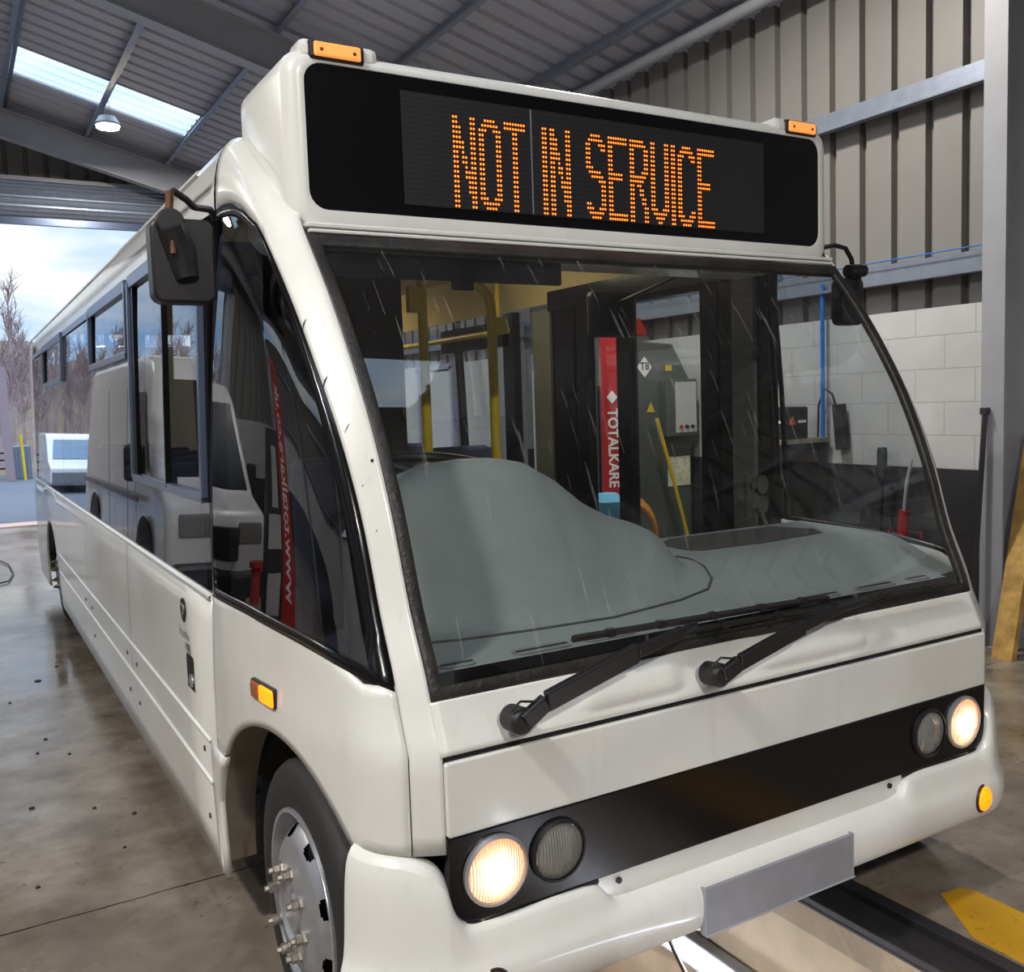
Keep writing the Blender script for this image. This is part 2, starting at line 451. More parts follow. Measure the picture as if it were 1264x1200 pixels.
# destination pod: white shell around the display
def rrect(x0, x1, z0, z1, r, n=6):
    pts = []
    for cx, cz, a0 in ((x1-r, z1-r, 0), (x0+r, z1-r, PI/2), (x0+r, z0+r, PI), (x1-r, z0+r, PI*1.5)):
        for k in range(n+1):
            a = a0+PI/2*k/n; pts.append((cx+r*math.cos(a), cz+r*math.sin(a)))
    return pts
m = MB()
out = rrect(-.998, .998, 2.045, 2.53, .035, 6)
for i in range(7): pass
rings = []
for yy, sc, rr in ((.66, .012, .05), (.652, .02, .05)): pass
def ring(pts, y): return [(x, y, z) for x, z in pts]
R0 = ring(rrect(-.942, .942, 2.118, 2.486, .05), .665)
R1 = ring(rrect(-.945, .945, 2.115, 2.489, .05), .650)
R2 = ring(rrect(-.962, .962, 2.070, 2.503, .05), .648)
R3 = ring(rrect(-.985, .985, 2.058, 2.520, .06), .662)
R4 = ring(rrect(-.998, .998, 2.050, 2.530, .07), .70)
R5 = ring(rrect(-1.0, 1.0, 2.050, 2.530, .07), 1.05)
RR_ = [R0, R1, R2, R3, R4, R5]; N = len(R0)
m.add([p for r in RR_ for p in r], [(i*N+k, i*N+(k+1) % N, (i+1)*N+(k+1) % N, (i+1)*N+k) for i in range(5) for k in range(N)])
m.build('destination_housing', M_white, bus, smooth=True, ang=50)
m = MB(); m.grid(lambda u, k: (u*.972, .625+.03*k, 2.066-.022*k), [-1, 1], [0, 1]); m.box((0, .635, 2.068), (1.94, .05, .012))
m.box((0, .615, 2.052), (1.93, .02, .01))
m.build('header_lip', M_white, bus, bevel=.003)
dest = MB().prism(ring(rrect(-.945, .945, 2.115, 2.489, .05), .653), (0, .02, 0)).build('destination_display', M_black, bus)
MB().box((0, .6515, 2.298), (1.35, .003, .304)).build('dot_matrix_panel', M_ledp, dest)
MB().box((-.262, .6495, 2.298), (.004, .002, .30)).build('panel_joint', M_grey, dest)
GL = {'N': [], 'O': [], 'T': [], 'I': [], 'S': [], 'E': [], 'R': [], 'V': [], 'C': []}
def rows(spec):
    out = {}
    for rng, cols in spec:
        for r in range(rng[0], rng[1]+1): out.setdefault(r, set()).update(cols)
    return out
W8 = range(8); L = (0, 1); Rr = (6, 7)
GLY = {
 'N': rows([((0, 18), L+Rr), ((2, 4), (2,)), ((5, 6), (2, 3)), ((7, 7), (3,)), ((8, 9), (3, 4)), ((10, 10), (4,)), ((11, 12), (4, 5)), ((13, 15), (5,))]),
 'O': rows([((0, 0), (2, 3, 4, 5)), ((1, 1), (1, 2, 3, 4, 5, 6)), ((2, 2), (0, 1, 2, 5, 6, 7)), ((3, 15), L+Rr), ((16, 16), (0, 1, 2, 5, 6, 7)), ((17, 17), (1, 2, 3, 4, 5, 6)), ((18, 18), (2, 3, 4, 5))]),
 'T': rows([((0, 1), W8), ((2, 18), (3, 4))]),
 'I': rows([((0, 18), (0, 1))]),
 'S': rows([((0, 0), (2, 3, 4, 5)), ((1, 1), (1, 2, 3, 4, 5, 6)), ((2, 2), (0, 1, 5, 6, 7)), ((3, 3), L+Rr), ((4, 6), L), ((7, 7), (0, 1, 2)), ((8, 8), (1, 2, 3, 4, 5)), ((9, 9), (2, 3, 4, 5, 6)), ((10, 10), (5, 6, 7)), ((11, 14), Rr), ((15, 15), L+Rr), ((16, 16), (0, 1, 2, 5, 6, 7)), ((17, 17), (1, 2, 3, 4, 5, 6)), ((18, 18), (2, 3, 4, 5))]),
 'E': rows([((0, 1), W8), ((2, 16), L), ((8, 9), range(6)), ((17, 18), W8)]),
 'R': rows([((0, 0), range(6)), ((1, 1), range(7)), ((2, 6), L+Rr), ((7, 7), (0, 1, 5, 6, 7)), ((8, 8), range(7)), ((9, 9), range(6)), ((10, 18), L), ((10, 10), (3, 4)), ((11, 12), (4, 5)), ((13, 14), (5, 6)), ((15, 18), Rr)]),
 'V': rows([((0, 14), L+Rr), ((15, 15), (0, 1, 2, 5, 6, 7)), ((16, 16), (1, 2, 3, 4, 5, 6)), ((17, 17), (2, 3, 4, 5)), ((18, 18), (3, 4))]),
 'C': rows([((0, 0), (2, 3, 4, 5)), ((1, 1), (1, 2, 3, 4, 5, 6)), ((2, 2), (0, 1, 2, 5, 6, 7)), ((3, 3), L+Rr), ((4, 14), L), ((15, 15), L+Rr), ((16, 16), (0, 1, 2, 5, 6, 7)), ((17, 17), (1, 2, 3, 4, 5, 6)), ((18, 18), (2, 3, 4, 5))]),
}
m = MB()
for ch, c0 in (('N', 0), ('O', 9), ('T', 18), ('I', 32), ('N', 35), ('S', 49), ('E', 58), ('R', 67), ('V', 76), ('I', 85), ('C', 88), ('E', 97)):
    for r, cs in GLY[ch].items():
        for c in cs:
            x = -.518+(c0+c)*.00925; z = 2.398-r*.0136
            P = [(x+.0031*math.cos(2*PI*k/6), .6485, z+.0037*math.sin(2*PI*k/6)) for k in range(6)]
            m.add(P, [tuple(range(6))])
m.build('lit_lettering', M_led, dest)
# marker lamps
for side in (-1, 1):
    x = side*.853
    b = MB().box((x, .668, 2.519), (.155, .05, .052)).build('marker_lamp', M_plas, bus, bevel=.01)
    MB().box((x, .641, 2.520), (.128, .012, .036)).build('marker_lens', M_amber, b, bevel=.005)
    for q in (-.045, .045): MB().lathe([(.006, 0), (.004, .003)], (0, -1, 0), (x+q, .636, 2.518), 8).build('screw', M_rust, b)
    MB().box((x-side*.01, .70, 2.52), (.22, .10, .06)).build('lamp_mount', M_white, bus, bevel=.02)

# scuttle panel
m = MB()
def scut(u, z):
    d = 0.
    x = u*.944
    for x0, x1 in ((-.58, -.26), (-.02, .42)):
        if x0 < x < x1: d = -.014*min(1, (x-x0)/.03, (x1-x)/.03)*min(1., max(0, (z-.87)/.02))*min(1, max(0, (.945-z)/.012)+.35)
    return (x, yw(z)-.004+d, z)
m.grid(scut, frange(-1, 1, 81), [.848, .86, .87, .88, .89, .905, .92, .93, .94, .95, .956])
m.build('scuttle_panel', M_white, bus, smooth=True, solid=.02, ang=40)
MB().box((0, .02, .84), (1.88, .03, .03)).build('panel_gap', M_dark, bus)
# front flap: white upper, black lower band
m = MB(); m.prism(ring(rrect(-.938, .938, .668, .834, .006, 2), -.008), (0, .03, 0)); m.build('front_flap', M_white, bus, bevel=.005)
pts = [(-.938, .668), (.938, .668), (.938, .53), (.93, .495), (.905, .474), (.87, .467), (-.87, .467), (-.905, .474), (-.93, .495), (-.938, .53)]
band = MB().prism([(x, -.008, z) for x, z in pts], (0, .03, 0)).build('headlamp_band', M_black, bus, bevel=.003)
for s_ in (-1, 1): MB().tube([(s_*.55, -.004, .462), (s_*.86, -.004, .456), (s_*.92, -.004, .47), (s_*.946, 0, .52)], .006, 6).build('band_trim', M_rub, bus)
MB().box((0, .012, .435), (1.1, .03, .075)).build('lower_ledge', M_white, bus, bevel=.004)
for x in (-.49, .49): MB().lathe([(.008, 0), (.008, .006)], (0, -1, 0), (x, -.004, .447), 8).build('ledge_bolt', M_plas, bus)
# headlamps
M_bowl = mat('reflector_bowl', (196, 192, 186), .18, .9, bump=.3, bscale=50)
def ribbed_lens(name, emit=0, col=(255, 200, 140), base=.8):
    t = NT(name); sp = t.n('ShaderNodeSeparateXYZ', i_0=t.geo()).outputs
    w = t.math('SINE', t.math('MULTIPLY', sp[0], 900.))
    bs = t.n('ShaderNodeBsdfPrincipled', i_Roughness=.12)
    bs.inputs['Transmission Weight'].default_value = 0.55; bs.inputs['Base Color'].default_value = (base, base*.97, base*.92, 1)
    b = t.n('ShaderNodeBump', i_Strength=.5, i_Distance=.004, i_Height=w); t.t.links.new(b.outputs[0], bs.inputs['Normal'])
    if emit:
        bs.inputs['Emission Color'].default_value = lin(col); bs.inputs['Emission Strength'].default_value = emit
    return t.fin(bs.outputs[0])
M_lensOn = ribbed_lens('lit_headlamp_lens', .42, (255, 160, 90)); M_lensOff = ribbed_lens('unlit_headlamp_lens', base=.42)
M_hot = emis('headlamp_bulb', (255, 232, 200), 14.)
for side in (-1, 1):
    for x, r, on in ((.826, .073, 1), (.662, .066, 0)):
        o = (side*x, -.008, .571)
        h = MB().lathe([(r+.008, 0), (r+.008, .008), (r, .012), (r, .002), (r-.004, -.002)], (0, -1, 0), o, 32, cap=False).build('headlamp', M_rim if on else M_plas, bus, smooth=True)
        MB().lathe([(r, .004), (r*.9, -.02), (r*.6, -.045), (.012, -.055)], (0, -1, 0), o, 28).build('reflector', M_bowl, h, smooth=True)
        MB().lathe([(r-.001, .006), (r*.8, .013), (r*.45, .018), (.004, .02)], (0, -1, 0), o, 32).build('lens', M_lensOn if on else M_lensOff, h, smooth=True)
        if on: MB().lathe([(.0, .0215), (.012, .0222), (.014, .0235), (.008, .0245), (0, .025)], (0, -1, 0), (o[0]-.022, o[1]+.004, o[2]+.006), 16).build('glowing_bulb', M_hot, h, smooth=True)
        if on:
            ld = bpy.data.lights.new('headlamp_light', 'SPOT'); ld.energy = 4; ld.color = (1, .8, .6); ld.spot_size = 1.6; ld.shadow_soft_size = .05
            lo = bpy.data.objects.new('headlamp_light', ld); C.objects.link(lo); lo.location = (o[0], -.05, o[2]); lo.rotation_euler = (math.radians(82), 0, 0)

# bumper
st = [(0, 0, .402), (.2, 0, .402), (.4, 0, .402), (.505, 0, .402), (.53, 0, .42), (.555, 0, .458), (.6, 0, .462), (.72, 0, .460), (.85, 0, .456), (.895, .0, .462), (.922, .0, .482), (.938, .002, .52), (.944, .004, .57)]
cor = [(sx(s, .5), s, zt) for s, zt in ((.012, .60), (.03, .622), (.05, .63), (.07, .632), (.1, .632), (.13, .634), (.158, .64))]
half = [(x, y, z) for x, y, z in st]+cor
full = [(-x, y, z) for x, y, z in reversed(half[1:])]+half
def bump_pt(i, k):
    x, y, zt = full[i]
    x0, y0, _ = full[max(0, i-1)]; x1, y1, _ = full[min(len(full)-1, i+1)]
    tx, ty = x1-x0, y1-y0; L_ = math.hypot(tx, ty) or 1
    nx, ny = ty/L_, -tx/L_
    if abs(x) < .86: nx, ny = 0, -1
    d, z = [(-.09, .262), (.005, .256), (.038, .268), (.052, .30), (.054, .34), (.05, .37), (.036, min(.392, zt-.012)), (.02, zt-.004) if zt < .47 else (.03, lerp(.40, zt, .5)), (.008 if zt < .47 else .022, zt-.003), (-.03, zt)][k]
    return (x+nx*d, y+ny*d, z)
m = MB(); m.grid(bump_pt, list(range(len(full))), list(range(10)), flip=True)
bumper = m.build('bumper', M_white, bus, smooth=True, solid=.006, ang=70)
sub = bumper.modifiers.new('sub', 'SUBSURF'); sub.levels = 1; sub.render_levels = 2
MB().box((0, -.058, .322), (.53, .012, .118)).build('number_plate', M_plate, bus, bevel=.002)
m = MB(); m.box((0, -.056, .261), (.54, .02, .006)); m.box((.268, -.054, .322), (.006, .016, .122)); m.box((-.268, -.054, .322), (.006, .016, .122)); m.build('plate_surround', M_steel, bus)
for side in (-1, 1):
    i = MB().lathe([(.044, -.01), (.044, .012), (.038, .014)], (side*.25, -1, 0), (side*.862, -.042, .333), 24).build('indicator_lamp', M_plas, bus, smooth=True)
    MB().lathe([(.038, .01), (.035, .022), (.02, .032), (.002, .035)], (side*.25, -1, 0), (side*.862, -.042, .333), 24).build('indicator_lens', M_amberL, i, smooth=True)

# ---- bus sides behind the cab
JY = [1.06, 2.37, 3.9, 5.3, 6.8, 7.7]
YE = 7.95
def arch_low(y): return max(.19, RZ+math.sqrt(RR*RR-(y-RC)**2)) if abs(y-RC) < RR else .19
for side in (-1, 1):
    y0 = 1.06 if side < 0 else 2.5
    m = MB(); ys = frange(y0, RC-RR-.001, 14)+frange(RC-RR, RC+RR, 26)+frange(RC+RR+.001, YE, 6)
    m.grid(lambda y, k: (side*prof(lerp(arch_low(y), 1.06, k)), y, lerp(arch_low(y), 1.06, k)), ys, frange(0, 1, 10), flip=side < 0)
    sp_ = m.build('side_panel', M_white, bus, smooth=True, solid=.015)
    m = MB(); n = 0
    for z in (.60, .468):
        m.grid(lambda y, k: (side*(prof(z)+[0, .007, .007, 0][k]), y, z+[-.010, -.005, .003, .008][k]), frange(y0+.06, RC-RR-.1, 8), [0, 1, 2, 3], flip=side < 0)
    m.grid(lambda y, k: (side*(prof(1.05)+[0, .008, .008, 0][k]), y, 1.052+[-.010, -.006, .004, .008][k]), frange(y0, YE, 8), [0, 1, 2, 3], flip=side < 0)
    m.build('side_moulding', M_white, sp_, smooth=True)
    for y in ((2.62, 4.15, 5.35) if side < 0 else (4.15, 5.35)):
        MB().grid(lambda z, k: (side*(prof(z)+.001), y+.006*k, z), [.2, .5, .8, 1.04], [0, 1], flip=side < 0).build('panel_joint', M_grey, sp_)
    m = MB()
    for y, z in ((1.22, .55), (2.5, .53), (2.75, .53), (1.22, .33), (2.5, .36), (2.75, .36), (4.0, .52), (4.3, .52), (4.0, .36)):
        if y > y0: MB().lathe([(.009, 0), (.009, .004)], (side, 0, 0), (side*(prof(z)), y, z), 10).build('body_fixing', M_rust, sp_)
    # window band
    ends = [y0+.0]+[j for j in JY if j > y0+.1]
    for a_, b_ in zip(ends, ends[1:]):
        g = MB().grid(lambda y, z: (side*(prof(z)-.004), y, z), frange(a_+.006, b_-.006, 5), frange(1.062, 2.148, 7), flip=side < 0)
        g.build('side_window', M_glass, bus, smooth=True)
    for y in ends:
        MB().grid(lambda z, k: (side*(prof(z)-.006), y-.012+.024*k, z), frange(1.06, 2.148, 4), [0, 1]).build('window_pillar', M_black, bus, solid=.05, offset=-1)
    m = MB(); m.grid(lambda y, z: (side*prof(z), y, z), [7.7, YE], frange(1.06, 2.3, 6), flip=side < 0); m.build('rear_corner_panel', M_white, bus, smooth=True)
    # cant rail and roof edge
    m = MB()
    cs = [(1.130, 2.146)]+[(abs(q.x), q.z) for q in SHO]+[(.8, 2.43), (.4, 2.45), (0, 2.455)]
    g_ = MB().grid(lambda y, k: (side*[1.127, 1.136, 1.135, 1.122][k], y, [2.268, 2.273, 2.282, 2.288][k]), frange(1.06, YE, 6), [0, 1, 2, 3], flip=side < 0); g_.build('drip_moulding', M_white, bus, smooth=True)
    m.grid(lambda y, k: (side*cs[k][0], y, cs[k][1]), frange(1.05, YE, 8), list(range(len(cs))), flip=side < 0)
    m.build('roof_side', M_white, bus, smooth=True, ang=40)
    # opening window frames
    if side < 0:
        for y_a, y_b, z_a, z_b, mids, dv in ((1.09, 2.33, 1.345, 2.125, (1.62,), 1), (2.42, 3.62, 1.845, 2.125, (), 0), (5.08, 6.5, 1.845, 2.125, (), 0)):
            f = MB()
            def bar(ya_, za_, yb_, zb_, w=.03):
                if abs(ya_-yb_) < 1e-6: f.box((side*(prof((za_+zb_)/2)+.004), ya_, (za_+zb_)/2), (.02, w, abs(zb_-za_)), Matrix.Rotation(side*-.035, 3, 'Y'))
                else: f.box((side*(prof(za_)+.004), (ya_+yb_)/2, za_), (.02, abs(yb_-ya_), w))
            bar(y_a, z_a, y_b, z_a); bar(y_a, z_b, y_b, z_b, .05); bar(y_a, z_a, y_a, z_b); bar(y_b, z_a, y_b, z_b)
            f.build('opening_window_frame', M_alu, bus, bevel=.003)
            f = MB()
            if dv: bar(1.62, z_a, 1.62, z_b, .014); f.build('window_divider', M_black, bus)
            f = MB(); f.box((side*(prof((z_a+z_b)/2)-.002), y_b-.045, (z_a+z_b)/2), (.012, .06, z_b-z_a-.03), Matrix.Rotation(side*-.035, 3, 'Y'))
            f.build('window_runner', M_black, bus)
        f = MB(); f.grid(lambda y, z: (side*(prof(z)+.003), y, z), [1.06, YE-.3], [2.112, 2.150], flip=True); f.build('window_header', M_alu, bus)
# rear
m = MB(); m.box((0, YE, 1.22), (2.24, .02, 2.06)); m.box((0, YE+.05, .42), (2.3, .12, .4)); m.build('rear_panel', M_white, bus, bevel=.02)
# underside and interior shell
m = MB(); m.box((0, 4.6, .33), (2.2, 6.7, .04)); m.box((0, .75, .33), (1.1, 1.1, .04)); m.build('saloon_floor', mat('bus_floor', (60, 62, 66), .7), bus)
m = MB(); m.box((0, 4.5, 2.36), (1.9, 6.7, .02)); m.build('saloon_ceiling', M_cream, bus)
for side in (-1, 1):
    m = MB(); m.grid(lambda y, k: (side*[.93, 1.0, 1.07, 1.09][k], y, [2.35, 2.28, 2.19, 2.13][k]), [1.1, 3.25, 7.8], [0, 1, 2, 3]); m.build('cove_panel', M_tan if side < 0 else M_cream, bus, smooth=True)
m = MB(); m.box((0, .86, 2.155), (1.92, .38, .02)); m.box((0, 1.08, 2.25), (1.98, .02, .22)); m.build('cab_roof_lining', M_plas, bus)
m = MB(); m.box((-.56, .655, 1.985), (.78, .02, .085)); m.box((-.50, .665, 1.935), (.07, .02, .03)); m.build('sun_blind', M_black, bus, bevel=.006)
m = MB(); m.box((-.73, 1.42, 1.25), (.74, .03, 1.8)); m.box((-.37, 1.25, .8), (.03, .35, .9)); m.build('cab_partition', M_dark, bus)
m = MB(); m.box((-.60, 1.15, .78), (.46, .42, .12)); m.box((-.60, 1.36, 1.12), (.42, .10, .62)); m.box((-.6, 1.15, .52), (.25, .25, .4)); m.build('driver_seat', mat('seat_cloth', (40, 44, 60), .9), bus, bevel=.03)
for y in (2.4, 4.6, 6.6):  # unseen glowing strips added to brighten the cream ceiling
    MB().box((.55, y, 2.335), (.14, .9, .03)).build('added_saloon_fill', emis('added_saloon_fill_face', (255, 240, 210), 8.) if y < 3 else bpy.data.materials['added_saloon_fill_face'], bus, bevel=.008)
# dashboard as one surface
def sst(a, b, x):
    t = max(0, min(1, (x-a)/(b-a))); return t*t*(3-2*t)
MX = [(-.97, .20), (-.88, .34), (-.8, .40), (-.7, .435), (-.58, .445), (-.48, .442), (-.4, .425), (-.3, .37), (-.2, .295), (-.1, .245), (0, .215), (.08, .18), (.13, .12), (.17, .05), (.2, 0)]
def dash(x, y):
    base = 1.0+.083*sst(.15, .5, y)
    y0 = interp(x, [(-.97, .30), (-.4, .24), (0, .27), (.15, .33)])
    y1 = interp(x, [(-.97, .5), (-.5, .52), (0, .56), (.2, .6)])
    g = sst(y0, y1, y)
    g = g**.8 if g > 0 else 0
    return (x, y, max(base, 1.0+interp(x, MX)*g) if interp(x, MX) > 0 else base)
dys = frange(.10, .58, 36)
dxs = frange(-.93, .2, 60)
dsh = MB().grid(dash, dxs, dys)
def dashR(k, y):
    x1 = max(.90, sx(max(0, y-.06), 1.05)-.035) if y > .14 else .90
    return dash(lerp(.2, x1, k), y)
dsh.grid(dashR, frange(0, 1, 20), frange(.10, .92, 34))
dsh.grid(lambda k, j: (dashR(k, .92)[0], .92+.02*j, lerp(dashR(k, .92)[2], .6, j)), frange(0, 1, 20), [0, .2, 1])
dsh.grid(lambda x, k: (x, .58+.02*k, lerp(dash(x, .58)[2], .7, k)), dxs, [0, .3, 1])
dsh.build('dashboard', M_dash, bus, smooth=True, ang=50)
dsh = bus.children[-1]
m = MB(); m.prism([(.30, .64, 1.0835), (.34, .605, 1.0835), (.60, .59, 1.0835), (.92, .62, 1.0835), (.97, .70, 1.0835), (.90, .86, 1.0835), (.42, .88, 1.0835), (.30, .80, 1.0835)], (0, 0, .004)); m.build('dash_tray', M_dashB, dsh, bevel=.002)
MB().tube([(x, y, dash(x, y)[2]+.001) for x, y in ((-.90, .28), (-.75, .262), (-.55, .25), (-.3, .243), (-.05, .27), (.08, .30), (.14, .35), (.175, .42), (.19, .5), (.19, .57))], .004, 6).build('cowl_edge', M_dashB, dsh, smooth=True)
for x in (-.83, -.60, -.40, -.16, .10, .36, .60, .80):
    w = .16 if abs(x) < .7 else .09
    y = .135; z = dash(x, y)[2]+.001
    v = MB().prism([(x+px, y+py, z) for px, py in rrect(-w/2, w/2, -.024, .024, .022, 4)], (0, 0, .003)).build('demister_vent', M_grey, dsh)
    MB().box((x, y, z+.004), (w*.9, .008, .002)).build('vent_slot', M_dark, v)
# steering wheel
sw = MB(); cw = Vector((-.56, .80, 1.385)); tilt = Matrix.Rotation(math.radians(12), 3, 'X')
pts = [cw+tilt @ Vector((.235*math.cos(2*PI*k/40), .235*math.sin(2*PI*k/40), 0)) for k in range(40)]
sw.tube(pts, .017, 10, closed=True)
for k in (0.1, 2.0, 4.0): sw.tube([cw, cw+tilt @ Vector((.23*math.cos(k), .23*math.sin(k), 0))], .014, 8)
sw.lathe([(.06, -.03), (.07, 0), (.05, .03)], tilt @ Vector((0, 0, 1)), cw, 20)
sw.tube([cw, (-.56, .70, .9), (-.56, .66, .5)], .035, 10)
sw.build('steering_wheel', M_plas, bus, smooth=True)
# yellow poles
m = MB(); m.tube([(-.31, 1.34, .35), (-.31, 1.34, 2.34)], .018, 12); m.box((-.345, 1.33, 1.97), (.05, .03, .09)); m.build('grab_pole', M_yel, bus, smooth=True)
m = MB(); m.tube([(-.05, 1.3, .35), (-.05, 1.3, 1.93), (-.06, 1.3, 1.985), (-.10, 1.3, 2.025), (-.17, 1.3, 2.04), (-.32, 1.32, 2.045)], .018, 12); m.box((-.02, 1.3, 1.88), (.06, .03, .06)); m.build('grab_pole', M_yel, bus, smooth=True)
for x, y0_ in ((-.95, 1.6), (.95, 2.9)):
    m = MB(); m.tube([(x, y0_, 2.0), (x, 7.4, 2.0)], .018, 10)
    for y in (3., 4.4, 5.8): m.tube([(x, y, 2.0), (x, y, 2.3)], .014, 8)
    m.build('ceiling_handrail', M_yel, bus, smooth=True)
# seats
M_seat = mat('seat_moquette', (52, 58, 84), .9, var=.3, vscale=20)
def seat(x, y):
    m = MB(); m.box((x, y, .72), (.42, .40, .09)); m.box((x, y+.2, 1.03), (.42, .07, .62), Matrix.Rotation(-.12, 3, 'X')); m.box((x, y, .5), (.06, .3, .36))
    m.build('passenger_seat', M_seat, bus, bevel=.025)
for y in (3.2, 4.0, 4.8, 5.6, 6.4, 7.2):
    for x in (-.88, -.43, .88): seat(x, y)
# interior mirror, ticket machine bracket
m = MB(); m.box((.735, 1.62, 1.965), (.24, .07, .20)); o = m.build('interior_mirror', M_plas, bus, bevel=.025)
MB().tube([(.70, 1.0, 2.14), (.70, 1.05, 2.08), (.72, 1.60, 2.0)], .008, 8).build('mirror_stem', M_plas, o)
m = MB(); m.box((.925, 1.0, 1.19), (.03, .02, .17))
for z in (1.235, 1.155): m.lathe([(.038, 0), (.038, .02)], (.2, -1, 0), (.985, 1.0, z), 20); m.box((.955, .985, z), (.06, .015, .02))
m.tube([(.98, .98, 1.12), (.93, .9, 1.08), (.88, .85, 1.05)], .008, 8); m.build('ticket_machine_bracket', mat('bracket_grey', (70, 72, 70), .6), bus, smooth=True)
# nearside: pillars, entrance door
NX = 1.13
def slab(y0, y1, z0, z1, mt, name, x=NX, th=.05):
    return MB().box((x, (y0+y1)/2, (z0+z1)/2), (th, y1-y0, z1-z0)).build(name, mt, bus)
slab(1.055, 1.125, .35, 2.12, M_black, 'cab_pillar')
slab(1.125, 1.25, .35, 2.12, mat('pillar_cover', (96, 98, 92), .6), 'pillar_cover', 1.11)
slab(1.25, 1.345, .3, 2.12, M_black, 'door_post'); slab(1.362, 1.47, .3, 2.12, M_black, 'door_post')
slab(1.05, 2.66, 2.085, 2.30, M_black, 'door_header', 1.10, .06)
d1_ = slab(1.985, 2.09, .3, 2.09, M_black, 'door_frame'); slab(2.33, 2.42, .3, 2.12, M_black, 'door_post', 1.12); slab(2.46, 2.66, .3, 2.12, M_black, 'door_post', 1.12)
slab(2.66, 2.84, 1.06, 2.1, M_grn, 'window_blind_panel', 1.09, .02); slab(3.05, 3.17, 1.06, 2.12, M_black, 'window_pillar', 1.10)
slab(3.1, 4.0, 1.93, 2.08, M_black, 'window_pillar', 1.09, .03)
for a_, b_ in ((1.47, 1.985), (2.09, 2.33)):
    MB().box((NX, (a_+b_)/2, 1.2), (.008, b_-a_, 1.76)).build('door_glass', glass_mat('clear_door_glass', (.92, .94, .92)) if a_ < 1.5 else bpy.data.materials['clear_door_glass'], bus)
    slab(a_, b_, .3, .36, M_black, 'door_frame'); slab(a_, b_, 2.06, 2.1, M_black, 'door_frame')
# exterior mirrors
mr = MB(); mr.v = []
MB().prism([(-1.255+px, .72, 1.978+pz) for px, pz in rrect(-.078, .078, -.105, .105, .028, 5)], (0, .07, 0)).build('door_mirror', M_plas, bus, bevel=.008, smooth=True)
dm = bus.children[-1]
MB().prism([(-1.285+px, .705, 2.07+pz) for px, pz in rrect(-.034, .034, -.034, .034, .033, 6)], (0, .03, 0)).build('mirror_clamp', M_plas, dm, bevel=.004)
m = MB(); m.tube([(-1.285, .715, 2.06), (-1.262, .73, 2.00), (-1.25, .715, 1.93)], [.034, .04, .028], 10); m.build('mirror_rib', M_plas, dm, smooth=True)
m = MB(); m.tube([(-1.125, .93, 2.13), (-1.14, .90, 2.145), (-1.215, .76, 2.12), (-1.235, .75, 2.135), (-1.268, .74, 2.152), (-1.28, .73, 2.14)], .009, 8); m.build('mirror_arm', M_plas, dm, smooth=True)
MB().tube([(-1.278, .73, 2.148), (-1.284, .73, 2.09)], .010, 8).build('mirror_clevis', M_rust, dm); MB().tube([(-1.285, .698, 2.03), (-1.286, .695, 1.99)], .007, 8).build('mirror_bolt', M_rust, dm)
MB().prism([(1.235+px, .74, 1.94+pz) for px, pz in rrect(-.06, .06, -.09, .09, .028, 5)], (0, .06, 0)).build('door_mirror', M_plas, bus, bevel=.008, smooth=True)
dm = bus.children[-1]
m = MB(); m.tube([(1.10, .80, 2.14), (1.15, .76, 2.15), (1.20, .75, 2.14), (1.235, .75, 2.10), (1.24, .75, 2.07)], .009, 8); m.lathe([(.024, -.05), (.026, 0), (.024, .04)], (1, 0, .05), (1.25, .74, 2.055), 12); m.tube([(1.26, .74, 2.05), (1.262, .74, 1.99)], .012, 8)
m.build('mirror_arm', M_plas, dm, smooth=True)
# wipers
def wiper(p, path, w, tip0, tip1, j):
    r = MB().lathe([(.030, -.03), (.030, .02), (.022, .03)], (0, -1, .1), p, 20); r.build('wiper', M_rub, bus, smooth=True)
    root = bus.children[-1]
    a_ = MB()
    n = len(path)
    for q0, q1, w0 in zip(path, path[1:], w): a_.bar(q0, q1, .018, w0, up=(0, -.2, 1))
    a_.build('wiper_arm', M_plas, root, bevel=.004)
    b_ = MB(); b_.bar(tip0, tip1, .01, .014, up=(0, -.4, 1)); b_.bar(Vector(tip0)+Vector((0, -.012, .006)), Vector(tip1)+Vector((0, -.012, .002)), .012, .008, up=(0, -.4, 1))
    for t in (.12, .3, .5, .7, .88):
        c_ = Vector(tip0).lerp(Vector(tip1), t); b_.box(c_+Vector((0, -.012, .004)), (.02, .018, .018))
    b_.build('wiper_blade', M_rub, root)
    c_ = MB(); c_.tube([Vector(p)+Vector((-.03, -.02, .03)), Vector(p)+Vector((-.01, -.03, .05)), Vector(p)+Vector((.04, -.03, .04))], .003, 6); c_.build('washer_tube', M_rub, root)
wiper((-.768, -.03, .905), [(-.768, -.055, .905), (-.71, -.055, .94), (-.45, -.045, 1.005), (-.30, -.03, 1.03), (-.24, -.01, 1.036)], [.045, .05, .028, .016], (-.585, .022, 1.045), (.255, .022, 1.031), None)
wiper((-.195, -.03, .905), [(-.195, -.055, .905), (-.14, -.055, .93), (.10, -.045, .985), (.24, -.03, 1.006), (.40, -.005, 1.008)], [.045, .045, .026, .018], (-.26, .018, 1.012), (.80, .018, 1.0), None)

